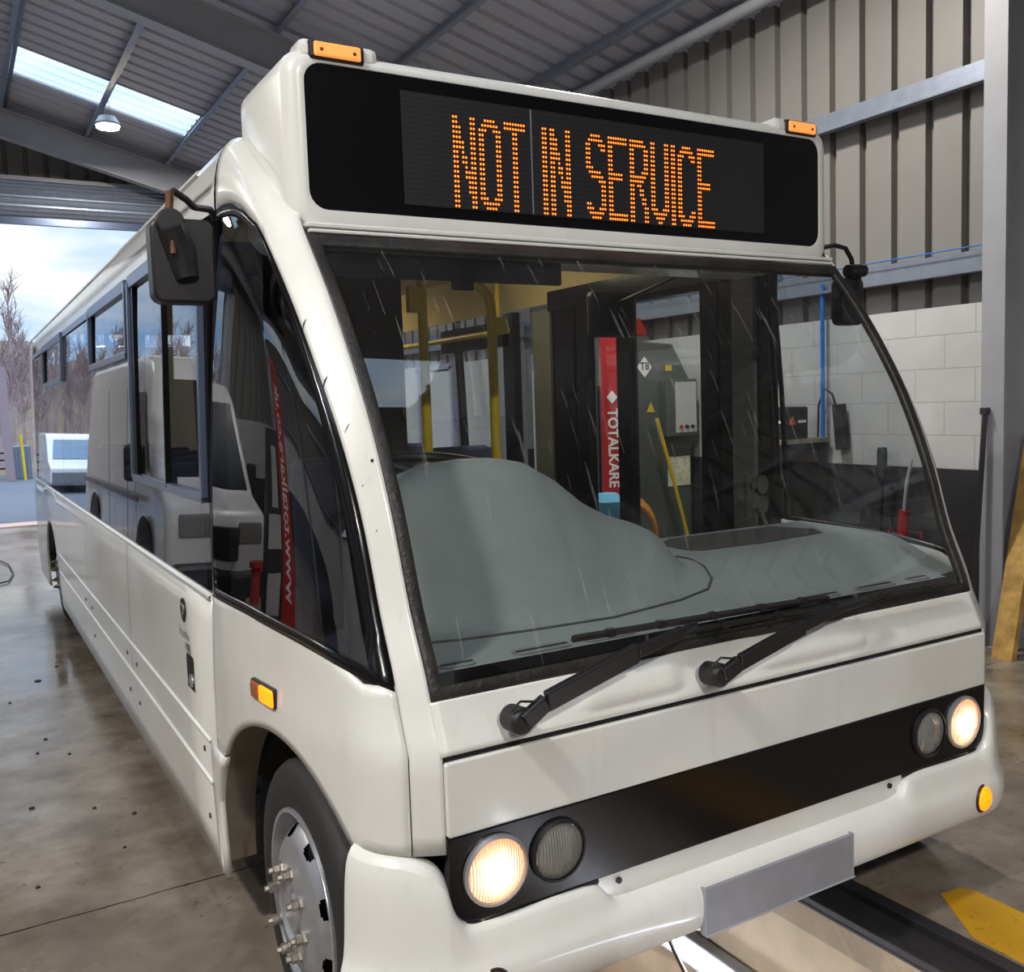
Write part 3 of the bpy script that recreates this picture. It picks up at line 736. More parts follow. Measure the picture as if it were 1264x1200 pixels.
# badge, fuel flap, side indicator
m = MB().lathe([(.040, 0), (.040, .004)], (-1, 0, 0), (-1.1705, 1.455, .948), 24); m.build('maker_emblem', M_plas, bus)
emb = bus.children[-1]
m = MB().tube([(-1.1755, 1.455+.018*math.cos(a_), .952+.018*math.sin(a_)) for a_ in frange(.4, 4.6, 12)], .004, 6); m.build('emblem_swirl', M_sil, emb)
text_mb('Streamline', .046, frame((-1.1775, 1.447, .872), (0, -1, 0), (0, 0, 1)), sx=.8).build('emblem_lettering', M_grey, emb)
ff = MB().prism([(-1.177, 1.375+py, .722+pz) for py, pz in rrect(-.055, .055, -.092, .092, .02, 4)], (.01, 0, 0)).build('fuel_filler_recess', M_dark, bus)
MB().lathe([(.021, 0), (.021, .008), (.012, .011)], (-1, 0, 0), (-1.176, 1.35, .735), 16).build('filler_cap', M_aluL, ff, smooth=True)
text_mb('FUEL', .038, frame((-1.1795, 1.385, .834), (0, -1, 0), (0, 0, 1)), sx=.9, bold=.001).build('fuel_lettering', M_plas, ff)
RS_ = Matrix.Rotation(math.radians(6), 3, 'Z')
def mk(y_, o_): return (-(sx(y_, .877)+o_), y_, .877)
sm = MB().box(mk(.60, -.003), (.022, .155, .052), RS_).build('side_marker_lamp', M_seal, bus, bevel=.006)
MB().box(mk(.568, .005), (.018, .085, .044), RS_).build('lit_side_lens', M_amberL, sm, bevel=.006)
MB().box(mk(.642, .004), (.018, .055, .044), RS_).build('side_lens', mat('side_lens_amber', (150, 84, 40), .2), sm, bevel=.006)
# scuffs on the pillar
m = MB()
for z, s, ln, w in ((1.80, .055, .03, .003), (1.66, .045, .035, .004), (1.55, .03, .022, .0015), (1.475, .008, .006, .007), (1.42, .026, .004, .002), (1.36, .045, .004, .0025), (1.32, .02, .004, .002)):
    q = [PS(-1, s-ln*.25, z+ln*.5), PS(-1, s-ln*.02, z+ln*.1), PS(-1, s+ln*.25, z-ln*.5)]
    MB().tube([(x-.0008, y-.0008, zz_) for x, y, zz_ in q], [w*.2, w*.6, w*.2], 6).build('paint_scuff', M_plas, bus)

# wheels
def wheel(cx, cy, side, r=.36):
    ax = (side, 0, 0)
    w = MB().lathe([(r-.11, -.2), (r-.02, -.2), (r, -.17), (r, -.03), (r-.012, -.012), (r-.03, 0), (r-.08, .004), (r-.118, -.004), (r-.122, -.03)], ax, (cx, cy, r), 48, cap=False)
    w.build('wheel', M_tyre, bus, smooth=True); root = bus.children[-1]
    R0_ = r-.118
    m = MB().lathe([(R0_+.002, -.006), (R0_, .004), (R0_-.01, .004), (R0_-.016, -.03), (R0_-.03, -.055), (R0_-.034, -.052)], ax, (cx, cy, r), 40, cap=False)
    # dished disc with hand holes
    rad = [R0_-.02]+[R0_-.03-.004*q for q in range(14)]+[R0_-.092, .115, .085, .075, .06, .05, .0]
    hgt = [-.055]+[pchip(.03+.004*q, [(.02, -.055), (.045, -.02), (.06, -.004), (.075, .008), (.092, .016)]) for q in range(14)]+[.016, .028, .03, .02, .02, .028, .03]
    n = 144; o = Vector((cx, cy, r)); A = Vector(ax)
    def dp(i, k):
        t = 2*PI*k/n; return o+A*hgt[i]+Vector((0, math.cos(t), math.sin(t)))*rad[i]
    def hole(i, j):
        if i > 14: return True
        rr_ = (rad[i]+rad[i+1])/2; t = ((j+.5) % 18-9)*2*PI/n*rr_
        return (t/.024)**2+((rr_-(R0_-.056))/.016)**2 > 1
    m.grid(dp, list(range(len(rad))), list(range(n+1)), keep=hole)
    m.build('wheel_rim', M_rim, root, smooth=True)
    MB().lathe([(R0_-.03, -.06), (R0_-.05, -.07), (.02, -.075)], ax, (cx, cy, r), 24).build('brake_drum', M_dark, root)
    for k in range(8):
        t = 2*PI*k/8+.2; p = o+A*.026+Vector((0, math.cos(t), math.sin(t)))*.105
        nt = MB().lathe([(.017, 0), (.017, .008), (.013, .010), (.014, .024), (.008, .026), (.008, .036)], ax, p, 6); nt.build('wheel_nut', M_nut, root, smooth=True, ang=30)
wheel(-1.125, .46, -1); wheel(1.125, .46, 1); wheel(-1.125, RC, -1); wheel(1.125, RC, 1)

# ------------------------------------------------------------------ building
XL, XR, YF, YB = -9.0, 4.0, -12.0, 14.1
RIDGE = -2.5
def rz_(x): return 5.75-.27*x if x > RIDGE else 5.75-.27*RIDGE-.27*(RIDGE-x)
# floor with the inspection pit
PX0, PX1, PY0, PY1 = -.47, .44, -3.0, 7.5
m = MB()
for x0, x1, y0, y1 in ((XL, PX0-.2, YF, YB+.3), (PX1+.2, XR+.2, YF, YB+.3), (PX0-.2, PX1+.2, YF, PY0), (PX0-.2, PX1+.2, PY1, YB+.3)):
    m.box(((x0+x1)/2, (y0+y1)/2, -.1), (x1-x0, y1-y0, .2))
struct(m.build('floor', M_floor))
M_pit = mat('pit_wall_paint', (196, 176, 146), .6, var=.14, vscale=6)
m = MB(); yc = (PY0+PY1)/2; yl = PY1-PY0
m.box((PX1+.03, yc, -.75), (.06, yl, 1.44)); m.box((PX0-.03, yc, -.75), (.06, yl, 1.44)); m.box((0, PY0-.03, -.75), (1., .06, 1.44)); m.box((0, PY1+.03, -.75), (1., .06, 1.44))
struct(m.build('trim_1', M_pit))
struct(MB().box((0, yc, -1.5), (1.2, yl, .06)).build('trim_2', mat('pit_floor', (126, 98, 66), .8, var=.3, vscale=9)))
M_kerb = mat('dark_steel_kerb', (58, 56, 58), .45, .4, var=.2)
m = MB()
for s0 in (PX1, PX0):
    d = 1 if s0 > 0 else -1
    m.box((s0+d*.1, yc, -.07), (.2, yl, .1)); m.box((s0+d*.02, yc, -.012), (.035, yl, .03)); m.box((s0+d*.175, yc, -.008), (.05, yl, .03))
struct(m.build('trim_3', M_kerb, bevel=.004))
for i, (y0_, sidex) in enumerate(((.05, 1), (2.0, 1), (4.2, 1), (-2.2, 1), (.0, -1), (-1.8, -1))):  # the two opposite-wall battens are unseen, added to brighten the pit wall
    t = thing('pit_lamp', ['bright fluorescent batten on the pit wall just under the bumper', 'fluorescent batten on the pit wall beneath the front axle', 'fluorescent batten on the pit wall beneath the middle of the bus', 'fluorescent batten on the pit wall out in front of the bus', 'unseen fluorescent batten added on the opposite pit wall below the left headlamps', 'unseen fluorescent batten added on the opposite pit wall ahead of the bus'][i], 'lamp', (PX1-.05 if sidex > 0 else PX0+.05, y0_+.75, -.42), 0 if sidex > 0 else PI, group='pit lamps')
    MB().box((.02, 0, 0), (.05, 1.5, .11)).build('housing', M_steel, t, bevel=.006)
    MB().tube([(-.02, -.72, 0), (-.02, .72, 0)], .018, 10).build('tube_light', emis('pit_tube', (235, 240, 255), 26.) if i == 0 else bpy.data.materials['pit_tube'], t)
tag(MB().tube([(-.05, .355, 0), (-.023, .379, -.05), (.16, .52, -.3)], .008, 8).build('black_rod', M_plas, smooth=True), 'thin black rod leaning down into the pit under the bumper', 'rod')
# yellow floor marking
struct(MB().prism([(.66, -.16, .001), (.63, -1.6, .001), (.90, -1.6, .001), (.905, .03, .001), (.80, .045, .001)], (0, 0, .001)).build('trim_4', M_ypaint))
# right wall: blockwork and cladding
struct(MB().box((XR+.1, (YF+YB)/2, 1.07), (.2, YB-YF, 2.14)).build('wall_right', M_block))
def cladding(name, run0, run1, fn, zfn0, zfn1, pitch=.273, phase=0., mt=None):
    """ribbed sheet; fn(t, depth, z) places a point"""
    m = MB(); t = run0+phase; prof_ = [(0, 0), (.205, 0), (.212, .055), (.266, .055)]; pts = []
    sub_ = (.05, .053, .056)
    while t < run1:
        for a_, d in prof_:
            if t+a_ <= run1: pts.append((t+a_, d))
        t += pitch
    for (a_, d0), (b_, d1) in zip(pts, pts[1:]):
        m.add([fn(a_, d0, zfn0(a_)), fn(b_, d1, zfn0(b_)), fn(b_, d1, zfn1(b_)), fn(a_, d0, zfn1(a_))], [(0, 1, 2, 3)])
    return struct(m.build(name, mt or M_clad, solid=.004))
cladding('wall_right_upper', YF, YB, lambda t, d, z: (XR+.06+d, t, z), lambda t: 2.12, lambda t: 4.85, phase=.03)
struct(MB().box((XL-.1, (YF+YB)/2, 1.07), (.2, YB-YF, 2.14)).build('wall_left', M_block))
cladding('wall_left_upper', YF, YB, lambda t, d, z: (XL-.06-d, t, z), lambda t: 2.12, lambda t: 4.2, phase=.03)
# gable walls, the far one with the door opening
DX0, DX1, DZ = -6.6, 2.6, 4.42
cladding('wall_back', XL, XR, lambda t, d, z: (t, YB+.06+d, z), lambda t: DZ+.35 if DX0 < t < DX1 else 0, lambda t: rz_(t))
struct(MB().box((XL/2+DX0/2, YB+.1, 1.07), (DX0-XL, .2, 2.14)).box(((XR+DX1)/2, YB+.1, 1.07), (XR-DX1, .2, 2.14)).build('wall_back_lower', M_block))
cladding('wall_front', XL, XR, lambda t, d, z: (t, YF-.06-d, z), lambda t: 0, lambda t: rz_(t))
# roller shutter, rolled up
t = thing('roller_shutter', 'rolled-up grey slatted shutter across the top of the far doorway', 'shutter', ((DX0+DX1)/2, YB-.25, DZ))
w = DX1-DX0
m = MB()
zs = [(-.02+i*.022, .17+.015*math.cos(i*PI/2)-.0*i) for i in range(20)]
m.grid(lambda x, k: (x, -.02-.14*math.sin(min(1, k/14)*PI/1.1)-.012*(k % 2), .07+.5*(k/19)), [-w/2, w/2], list(range(20)))
m.build('curtain', M_galv, t, solid=.01)
MB().box((0, 0, .02), (w, .08, .10)).build('bottom_rail', M_alu, t)
MB().box((0, .1, .62), (w, .3, .06)).build('hood', M_steel, t)
struct(MB().box((DX0-.1, YB-.05, DZ/2), (.2, .3, DZ)).box((DX1+.1, YB-.05, DZ/2), (.2, .3, DZ)).build('door_1', M_steel))
struct(MB().box(((DX0+DX1)/2, YB+.2, .004), (w, .55, .02)).build('trim_5', mat('door_threshold', (176, 150, 140), .8)))
# roof sheets with rooflights; ribs run up the slope
LIGHTS = [(-.86, 1.27, 11.1, 12.13), (-2.4, 1.27, -2.36, -1.33), (-2.4, 1.27, 4.4, 5.4), (-6.3, -3.6, 11.1, 12.13), (-6.3, -3.6, 4.4, 5.4), (-6.3, -3.6, -2.36, -1.33), (-2.4, 1.27, -8.6, -7.6)]
def roof_pts():
    out = []; y = YF-.1
    while y < YB+.2:
        for a_, d in ((0, 0), (.185, 0), (.197, .035), (.261, .035)): out.append((y+a_, d))
        y += .273
    return out
RP = roof_pts()
for nm, xa, xb in (('ceiling', RIDGE, XR+.1), ('ceiling_left', XL-.1, RIDGE)):
    m = MB(); xs = sorted({xa, xb}|{q for l in LIGHTS for q in l[:2] if xa < q < xb})
    for (ya_, d0), (yb_, d1) in zip(RP, RP[1:]):
        for x0, x1 in zip(xs, xs[1:]):
            xm, ym = (x0+x1)/2, (ya_+yb_)/2
            m.m = 1 if any(l[0] <= xm <= l[1] and l[2] <= ym <= l[3] for l in LIGHTS) else 0
            m.add([(x0, ya_, rz_(x0)+d0), (x1, ya_, rz_(x1)+d0), (x1, yb_, rz_(x1)+d1), (x0, yb_, rz_(x0)+d1)], [(0, 1, 2, 3)])
    struct(m.build(nm, [M_roof, M_sky]))
# purlins and side rails: each its own member
PX = [-.86, .2, 1.27, 2.36, 3.44]
def member(name, label, a_, b_, w_, h_, mt, group, cat='steelwork', up=(0, 0, 1)):
    a_ = Vector(a_); b_ = Vector(b_)
    m = MB(); d = (b_-a_).normalized(); u = Vector(up); r = d.cross(u).normalized(); u = r.cross(d)
    # C/Z section: web and two flanges
    m.bar(a_, b_, .006, h_, up=up)
    m.bar(a_+u*(h_/2)+r*(w_/2), b_+u*(h_/2)+r*(w_/2), w_, .006, up=up)
    m.bar(a_-u*(h_/2)-r*(w_/2), b_-u*(h_/2)-r*(w_/2), w_, .006, up=up)
    m.bar(a_-u*(h_/2-.01)-r*w_, b_-u*(h_/2-.01)-r*w_, .005, .02, up=up)
    return m.build(name, mt), label, cat, group
ORD = ['rightmost', 'second from the right', 'third from the right', 'fourth from the right', 'fifth from the right']
for i, x in enumerate(reversed(PX)):
    o, *_ = member('roof_purlin', '', (x, YF, rz_(x)-.085), (x, YB, rz_(x)-.085), .05, .14, M_galv, '', up=(.26, 0, 1))
    tag(o, 'blue-grey steel roof purlin, %s of the five in view' % ORD[i], 'purlin', 'roof purlins')
for x in (-1.95, -3.1, -4.2, -5.3, -6.4, -7.5, -8.6):
    o, *_ = member('roof_purlin', '', (x, YF, rz_(x)-.085), (x, YB, rz_(x)-.085), .05, .14, M_galv, '', up=(.26, 0, 1))
    tag(o, 'steel roof purlin over the empty bay beyond the left edge of the view', 'purlin', 'roof purlins over the left bay')
for z, lb in ((2.40, 'lower galvanised sheeting rail on the right wall just above the blockwork'), (3.57, 'upper galvanised sheeting rail on the right wall near lamp height')):
    o, *_ = member('sheeting_rail', lb, (XR-.04, YF, z), (XR-.04, YB, z), .06, .14, M_galv, '', up=(0, 0, 1))
    tag(o, lb, 'rail', 'sheeting rails on the right wall')
for z, lb in ((2.40, 'lower sheeting rail on the left wall'), (3.62, 'upper sheeting rail on the left wall')):
    o, *_ = member('sheeting_rail', lb, (XL+.04, YF, z), (XL+.04, YB, z), .06, .14, M_galv, '')
    tag(o, lb, 'rail', 'sheeting rails on the left wall')
m = MB().tube([(XR-.20, YF, 4.60), (XR-.20, YB-.4, 4.60)], .055, 14); tag(m.build('eaves_tube', M_steel, smooth=True), 'round pale grey steel tube running along the right eaves', 'tube')
o, *_ = member('eaves_beam', '', (XR-.12, YF, 4.76), (XR-.12, YB, 4.76), .07, .18, M_galv, ''); tag(o, 'galvanised channel beam along the right eaves above the round tube', 'beam')
# portal frames
FR = [(13.30, 'far portal frame rafter and columns just inside the roller shutter'), (7.72, 'portal frame crossing the roof above the middle of the bus'), (1.68, 'portal frame whose right column stands beside the front of the bus'), (-4.35, 'portal frame behind the photographer'), (-10.3, 'last portal frame at the closed end of the shed')]
def ibeam(m, a_, b_, w_, h_, up):
    a_ = Vector(a_); b_ = Vector(b_); u = Vector(up).normalized(); d = (b_-a_).normalized(); r = d.cross(u).normalized(); u = r.cross(d)
    m.bar(a_, b_, .01, h_, up=up); m.bar(a_+u*h_/2, b_+u*h_/2, w_, .014, up=up); m.bar(a_-u*h_/2, b_-u*h_/2, w_, .014, up=up)
for y, lb in FR:
    t = thing('portal_frame', lb, 'steel frame', (0, y, 0), group='portal frames')
    for x0, x1 in ((3.75, RIDGE), (XL+.25, RIDGE)):
        m = MB(); ibeam(m, (x0, 0, rz_(x0)-.35), (x1, 0, rz_(x1)-.35), .17, .36, (0.26 if x0 > 0 else -.26, 0, 1)); m.build('rafter', M_steel, t)
    m = MB(); ibeam(m, (3.76, 0, 0), (3.76, 0, 4.45), .145, .36, (1, 0, 0)); m.box((3.76, 0, .008), (.42, .2, .016)); m.build('column', M_steel, t)
    m = MB(); ibeam(m, (XL+.25, 0, 0), (XL+.25, 0, 4.0), .145, .36, (1, 0, 0)); m.build('column', M_steel, t)
# high bay lamps
M_led2 = emis('highbay_face', (255, 232, 196), 40.)
def highbay(x, y, z, lb, power):
    t = thing('high_bay_lamp', lb, 'lamp', (x, y, z), group='high bay lamps')
    MB().lathe([(.10, .11), (.13, .06), (.16, .02), (.15, .0)], (0, 0, 1), (0, 0, 0), 24).build('housing', M_steel, t, smooth=True)
    MB().lathe([(.135, -.03), (.14, 0)], (0, 0, 1), (0, 0, 0), 24).build('light_face', M_led2, t)
    h = rz_(x)-z-.1
    MB().tube([(-.05, 0, .1), (-.02, 0, h)], .004, 5).tube([(.05, 0, .1), (.02, 0, h)], .004, 5).build('suspension_wire', M_plas, t)
    ld = bpy.data.lights.new('highbay_light', 'AREA'); ld.shape = 'DISK'; ld.size = .45; ld.energy = power; ld.color = (1, .95, .88)
    lo = bpy.data.objects.new('highbay_light', ld); C.objects.link(lo); lo.location = (x, y, z-.06)
highbay(.20, 11.5, 5.27, 'round high bay lamp hanging below the roof light over the rear of the bus', 200)
highbay(-4.2, -.8, 5.2, 'high bay lamp hanging to the left of the front of the bus', 300)
highbay(-5.5, 6.0, 5.2, 'high bay lamp hanging over the white van bay', 140)
highbay(-1.5, -5.6, 5.2, 'high bay lamp hanging in front of the bus behind the photographer', 360)
highbay(-5.5, 11.5, 5.2, 'high bay lamp hanging by the left side of the far doorway', 120)
highbay(2.0, 3.0, 4.9, 'unseen high bay lamp added over the bus roof to light the right wall', 170)  # out-of-view lamp added as light for the right wall

# ------------------------------------------------------------------ items along the right wall
t = thing('test_machine', 'dark grey machine cabinet with sloping top, control panel and a T8 diamond sign', 'machine', (3.6, 5.05, 0))
m = MB(); m.prism([(-.45, -.30, .06), (.30, -.30, .06), (.30, -.30, 1.73), (.10, -.30, 2.06), (-.45, -.30, 2.09)], (0, .6, 0)); m.build('cabinet', M_mach, t, bevel=.01)
cb = MB().box((.12, -.35, 1.50), (.34, .10, .50)).build('control_box', M_mach, t, bevel=.01)
pn = MB().box((.155, -.404, 1.505), (.23, .01, .44)).build('control_panel', M_panelL, cb)
for i in range(3): MB().lathe([(.018, 0), (.014, .02)], (0, -1, 0), (.09+.065*i, -.41, 1.335), 12).build('knob', [M_redD, M_plas, M_plas][i], cb)
m = MB(); m.prism([(-.295, -.303, 1.86), (-.215, -.303, 1.95), (-.135, -.303, 1.86), (-.215, -.303, 1.77)], (0, -.003, 0)); m.build('diamond_sign', M_whiteT, t)
text_mb('T8', .09, frame((-.215, -.308, 1.865), (1, 0, 0), (0, 0, 1)), bold=.002).build('sign_lettering', M_plas, t)
MB().prism([(-.20, -.303, 1.47), (-.11, -.303, 1.47), (-.155, -.303, 1.56)], (0, -.003, 0)).build('warning_triangle', M_yel, t)
MB().box((.15, -.304, .94), (.25, .006, .26)).build('paper_notice', mat('notice_paper', (205, 204, 178), .8, var=.3, vscale=40), t)
MB().box((.05, -.304, 1.85), (.07, .004, .05)).build('yellow_sticker', M_yel, t)
MB().box((-.07, 0, .04), (.8, .66, .08)).build('plinth', M_dark, t)
o = MB().box((0, 0, 0), (.24, .22, .16)).build('red_wall_box', M_redD, bevel=.01); o.location = (3.86, 5.55, 2.27); tag(o, 'red box fixed high behind the grey machine', 'box')
# red lift column
def lift(loc, rz, lb, txt, flip=False, grp='vehicle lift columns'):
    t = thing('lift_column', lb, 'vehicle lift', loc, rz, grp)
    w_ = .16 if not flip else .22; MB().box((0, 0, 1.15), (w_, .18, 2.3)).build('mast', M_red, t, bevel=.008)
    cx_, cy_ = (.21, .02) if flip else (0, .22)
    m = MB(); m.box((cx_, cy_, .95), (.20, .24, 1.5)); m.build('control_cabinet', mat('lift_black', (34, 34, 38), .5) if 'lift_black' not in bpy.data.materials else bpy.data.materials['lift_black'], t, bevel=.008)
    for z_, w2, h2 in (((1.35, .09, .45), (.95, .16, .25), (.55, .14, .25)) if flip else ()): MB().box((.21, -.104, z_), (w2, .006, h2)).build('cabinet_label', M_panelL, t)
    m = MB(); m.box((0, -.1, .06), (.5, .5, .1)); m.box((-.2, -.5, .05), (.08, .6, .08)); m.box((.2, -.5, .05), (.08, .6, .08)); m.build('base_legs', M_redD, t, bevel=.01)
    if not flip: MB().prism([(-.04, -.092, 1.61), (0, -.092, 1.66), (.04, -.092, 1.61), (0, -.092, 1.56)], (0, -.002, 0)).build('mast_emblem', M_whiteT, t)
    text_mb(txt, .105 if len(txt) < 12 else .19, frame((0, -.093, 1.23 if len(txt) < 12 else 1.3), (0, 0, -1 if not flip else 1), (1, 0, 0) if not flip else (-1, 0, 0)), bold=.003).build('mast_lettering', M_whiteT, t)
    m = MB(); m.lathe([(.05, 0), (.05, .22), (.075, .22), (.075, .25)], (0, 0, 1), (.42, -.15, .5), 14); (m.build('red_plug', M_redD, t) if flip else None)
    return t
lift((2.51, 4.05, 0), math.radians(-32), 'red lift column lettered TOTALKARE, seen through the entrance door', 'TOTALKARE')
lift((-3.4, 4.2, 0), math.radians(20), 'red lift column with a web address, mirrored in the cab side window', 'www.totalkare.co.uk', flip=True)
# hoses
m = MB(); m.tube([(3.35, 4.55, 1.42), (3.50, 4.55, .95), (3.65, 4.55, .45), (3.78, 4.55, .015)], .016, 8); tag(m.build('yellow_lever', M_yel, smooth=True), 'long yellow handle leaning on the grey machine', 'handle')
m = MB()
for k in range(4):
    cx, cz, r = 2.22+.015*k, .30+.30, .25+.012*k
    m.tube([(cx+r*math.cos(a_), 3.5+.03*k, cz+r*math.sin(a_)*1.1) for a_ in frange(0, 2*PI, 25)], .013, 6)
tag(m.build('coiled_hose', M_yhose, smooth=True), 'coil of orange and brown hose beside the red lift column', 'hose')
o = MB().lathe([(.09, 0), (.12, .15), (.11, .40), (.06, .45)], (0, 0, 1), (1.84, 3.2, .54), 16).build('blue_bag', mat('light_blue_cloth', (96, 168, 206), .8, bump=.5, bscale=9), smooth=True); tag(o, 'light blue cloth bundle at the foot of the red lift column', 'bundle')
o = MB().box((1.84, 3.2, .27), (.3, .3, .54)).build('packing_crate', M_card, bevel=.01); tag(o, 'brown crate carrying the light blue cloth bundle', 'crate')
o = MB().lathe([(.14, 0), (.16, .2), (.12, .36), (.02, .4)], (0, 0, 1), (2.62, 4.75, 0), 14).build('white_sack', M_whiteT, smooth=True)
o.location.z = 0; tag(o, 'white sack on the floor behind the red lift column', 'sack')
# bench with tool bags
t = thing('workbench', 'dark steel workbench with a shelf edge against the white block wall', 'bench', (3.7, 3.6, 0))
MB().box((0, 0, 1.235), (.52, .72, .035)).build('worktop', mat('worn_worktop', (150, 142, 124), .7, var=.2), t)
for dx in (-.22, .22):
    for dy in (-.32, .32): MB().box((dx, dy, .61), (.05, .05, 1.22)).build('leg', mat('bench_steel', (40, 40, 42), .5) if 'bench_steel' not in bpy.data.materials else bpy.data.materials['bench_steel'], t)
MB().box((0, 0, 1.19), (.48, .68, .05)).build('frame_rail', bpy.data.materials['bench_steel'], t)
def toolbag(y, w, lb):
    t = thing('tool_case', lb, 'tool case', (3.62, y, 1.253), group='black tool cases on the bench')
    MB().box((0, 0, .12), (.24, w, .24)).build('case_body', M_box, t, bevel=.012)
    MB().prism([(-.125, -.05, .11), (-.125, .05, .11), (-.125, 0, .17)], (.004, 0, 0)).build('orange_triangle', mat('orange_mark', (220, 84, 40), .5) if 'orange_mark' not in bpy.data.materials else bpy.data.materials['orange_mark'], t)
    MB().prism([(-.09, -w/2-.004, .11), (-.01, -w/2-.004, .11), (-.05, -w/2-.004, .17)], (0, .004, 0)).build('orange_triangle', bpy.data.materials['orange_mark'], t)
    MB().box((.05, -w/2-.003, .13), (.08, .004, .02)).build('white_mark', M_whiteT, t)
    MB().box((-.124, -.12 if w > .3 else -.08, .13), (.004, .1, .02)).build('white_mark', M_whiteT, t)
toolbag(3.41, .32, 'black tool case with an orange triangle, nearer the blue air hose'); toolbag(3.79, .36, 'black tool case with an orange triangle beside the door frame')
o = MB().box((3.66, 3.80, 1.515), (.2, .34, .03), Matrix.Rotation(.06, 3, 'X')).build('cardboard_sheet', M_card); tag(o, 'folded cardboard lying on the further tool case', 'cardboard')
m = MB().tube([(3.93, 3.28, 2.40), (3.93, 3.28, 1.16)], .016, 8); tag(m.build('air_hose', M_hose, smooth=True), 'bright blue vertical air pipe clipped to the white block wall', 'pipe')
m = MB().tube([(3.91, YF+1, 2.50), (3.91, 3.28, 2.49), (3.91, YB-1, 2.50)], .005, 6); tag(m.build('air_main', M_hose, smooth=True), 'thin blue air main running along the lower wall rail', 'pipe')
m = MB(); m.box((3.94, 3.12, 1.33), (.05, .09, .34), Matrix.Rotation(-.1, 3, 'X')); m.tube([(3.94, 3.16, 1.48), (3.94, 3.2, 1.58), (3.94, 3.27, 1.62), (3.94, 3.33, 1.5), (3.94, 3.34, 1.2)], .009, 6)
tag(m.build('hanging_strap', M_box, smooth=False), 'black strap pouch hanging behind the blue air pipe', 'strap')
m = MB()
for dy, rr in ((0, .2),): m.tube([(3.41, 3.42+rr*math.cos(a_), .98+rr*math.sin(a_)) for a_ in frange(0, 2*PI, 25)], .025, 8)
m.tube([(3.41, 3.45, 1.17), (3.41, 3.39, .8)], .02, 6)
tag(m.build('hanging_hoop', M_rub, smooth=True), 'black rubber hoop hanging under the end of the bench', 'hoop')
t = thing('grease_gun', 'black long-bodied grease gun standing against the dark painted wall', 'grease gun', (3.9, 2.72, 0))
MB().lathe([(.03, .95), (.035, 1.0), (.035, 1.17), (.028, 1.19)], (0, 0, 1), (0, 0, 0), 12).build('barrel', mat('dark_green_metal', (38, 52, 50), .4), t, smooth=True)
MB().tube([(0, 0, .95), (.0, .02, .4), (0, .03, .0)], .014, 8).build('tube', M_plas, t, smooth=True)
t = thing('red_jack', 'red hydraulic cylinder with a pale hose beside the windscreen edge', 'jack', (3.85, 2.5, 0))
MB().tube([(0, .03, .3), (0, 0, .76)], .035, 12).build('cylinder', M_red, t, smooth=True)
MB().tube([(0, 0, .76), (0, -.02, .95), (0, -.06, 1.12)], .012, 8).build('hose', M_panelL, t, smooth=True)
MB().tube([(0, .12, .05), (0, .12, .62), (0, -.14, .62), (0, -.14, .05)], .008, 6).build('frame', M_redD, t)
MB().box((0, 0, .15), (.1, .3, .3)).build('base', M_redD, t)
m = MB().bar((3.50, 1.76, .02), (3.548, 1.71, 1.44), .028, .028); m.box((3.548, 1.71, 1.45), (.04, .04, .04)); tag(m.build('steel_bar', mat('dark_bar', (48, 46, 50), .4)), 'dark square steel bar leaning on the grey column', 'bar')
m = MB().box((3.86, 1.80, .62), (.03, .13, 1.19)); o = m.build('blue_board', M_blue); tag(o, 'blue board standing upright behind the grey column', 'board')
m = MB().prism([(3.46, 1.565, 0), (3.46, 1.440, 0), (3.88, 1.505, 1.3), (3.88, 1.63, 1.3)], (-.05, 0, 0)); tag(m.build('timber_plank', M_wood), 'stained yellow timber plank leaning at the right edge of the view', 'plank')
# barrier board and door further down the right wall
t = thing('barrier_board', 'white board with red panel and diagonal red bars on the far right wall', 'sign board', (3.93, 6.95, 0))
MB().box((0, 0, .975), (.03, 1.0, 1.95)).build('board', M_whiteT, t)
MB().box((-.02, -.1, 1.45), (.01, .6, .25)).build('red_panel', M_redD, t)
m = MB(); m.bar((-.02, .3, .3), (-.02, .0, 1.25), .012, .04); m.bar((-.02, .0, .3), (-.02, -.35, 1.25), .012, .04); m.build('red_stripe', M_redD, t)
t = thing('side_door', 'pale grey personnel door in the far right wall with a red handle', 'door', (3.95, 10.0, 0))
MB().box((0, 0, 1.02), (.04, .95, 2.04)).build('leaf', mat('pale_door', (196, 198, 204), .5), t)
m = MB(); m.box((0, .52, 1.05), (.08, .07, 2.1)); m.box((0, -.52, 1.05), (.08, .07, 2.1)); m.box((0, 0, 2.1), (.08, 1.1, .07)); m.build('frame', mat('lilac_frame', (150, 152, 178), .5), t)
MB().box((-.05, .35, 1.05), (.05, .12, .05)).build('handle', M_red, t)
# hose on the far floor
m = MB().tube([(-1.9, 9.2, .015), (-1.62, 9.9, .015), (-1.45, 10.4, .015), (-1.36, 9.9, .015), (-1.35, 9.2, .015), (-1.42, 8.7, .015), (-1.7, 8.4, .015)], .008, 6); tag(m.build('floor_hose', M_plas, smooth=True), 'thin dark hose looping on the wet floor beside the rear of the bus', 'hose')
m = MB()
for x, y, s_ in ((-1.45, 4.6, .05), (-1.32, 4.9, .03), (-1.55, 3.2, .02), (-1.5, 3.4, .025), (-1.42, 3.1, .02), (-1.62, 2.5, .03), (-1.4, 2.35, .02), (-1.27, 2.2, .025), (-1.7, 5.5, .03), (-1.62, 4.2, .02), (-1.35, 1.9, .015), (-1.65, 1.75, .02)):
    s_ *= .45; m.lathe([(s_, 0), (s_*.8, .006), (s_*.1, .008)], (0, 0, 1), (x, y, .0), 6)
tag(m.build('floor_debris', mat('mud_crumbs', (48, 36, 30), .9)), 'small dark crumbs of mud scattered over the wet floor beside the bus', 'debris', kind='stuff')

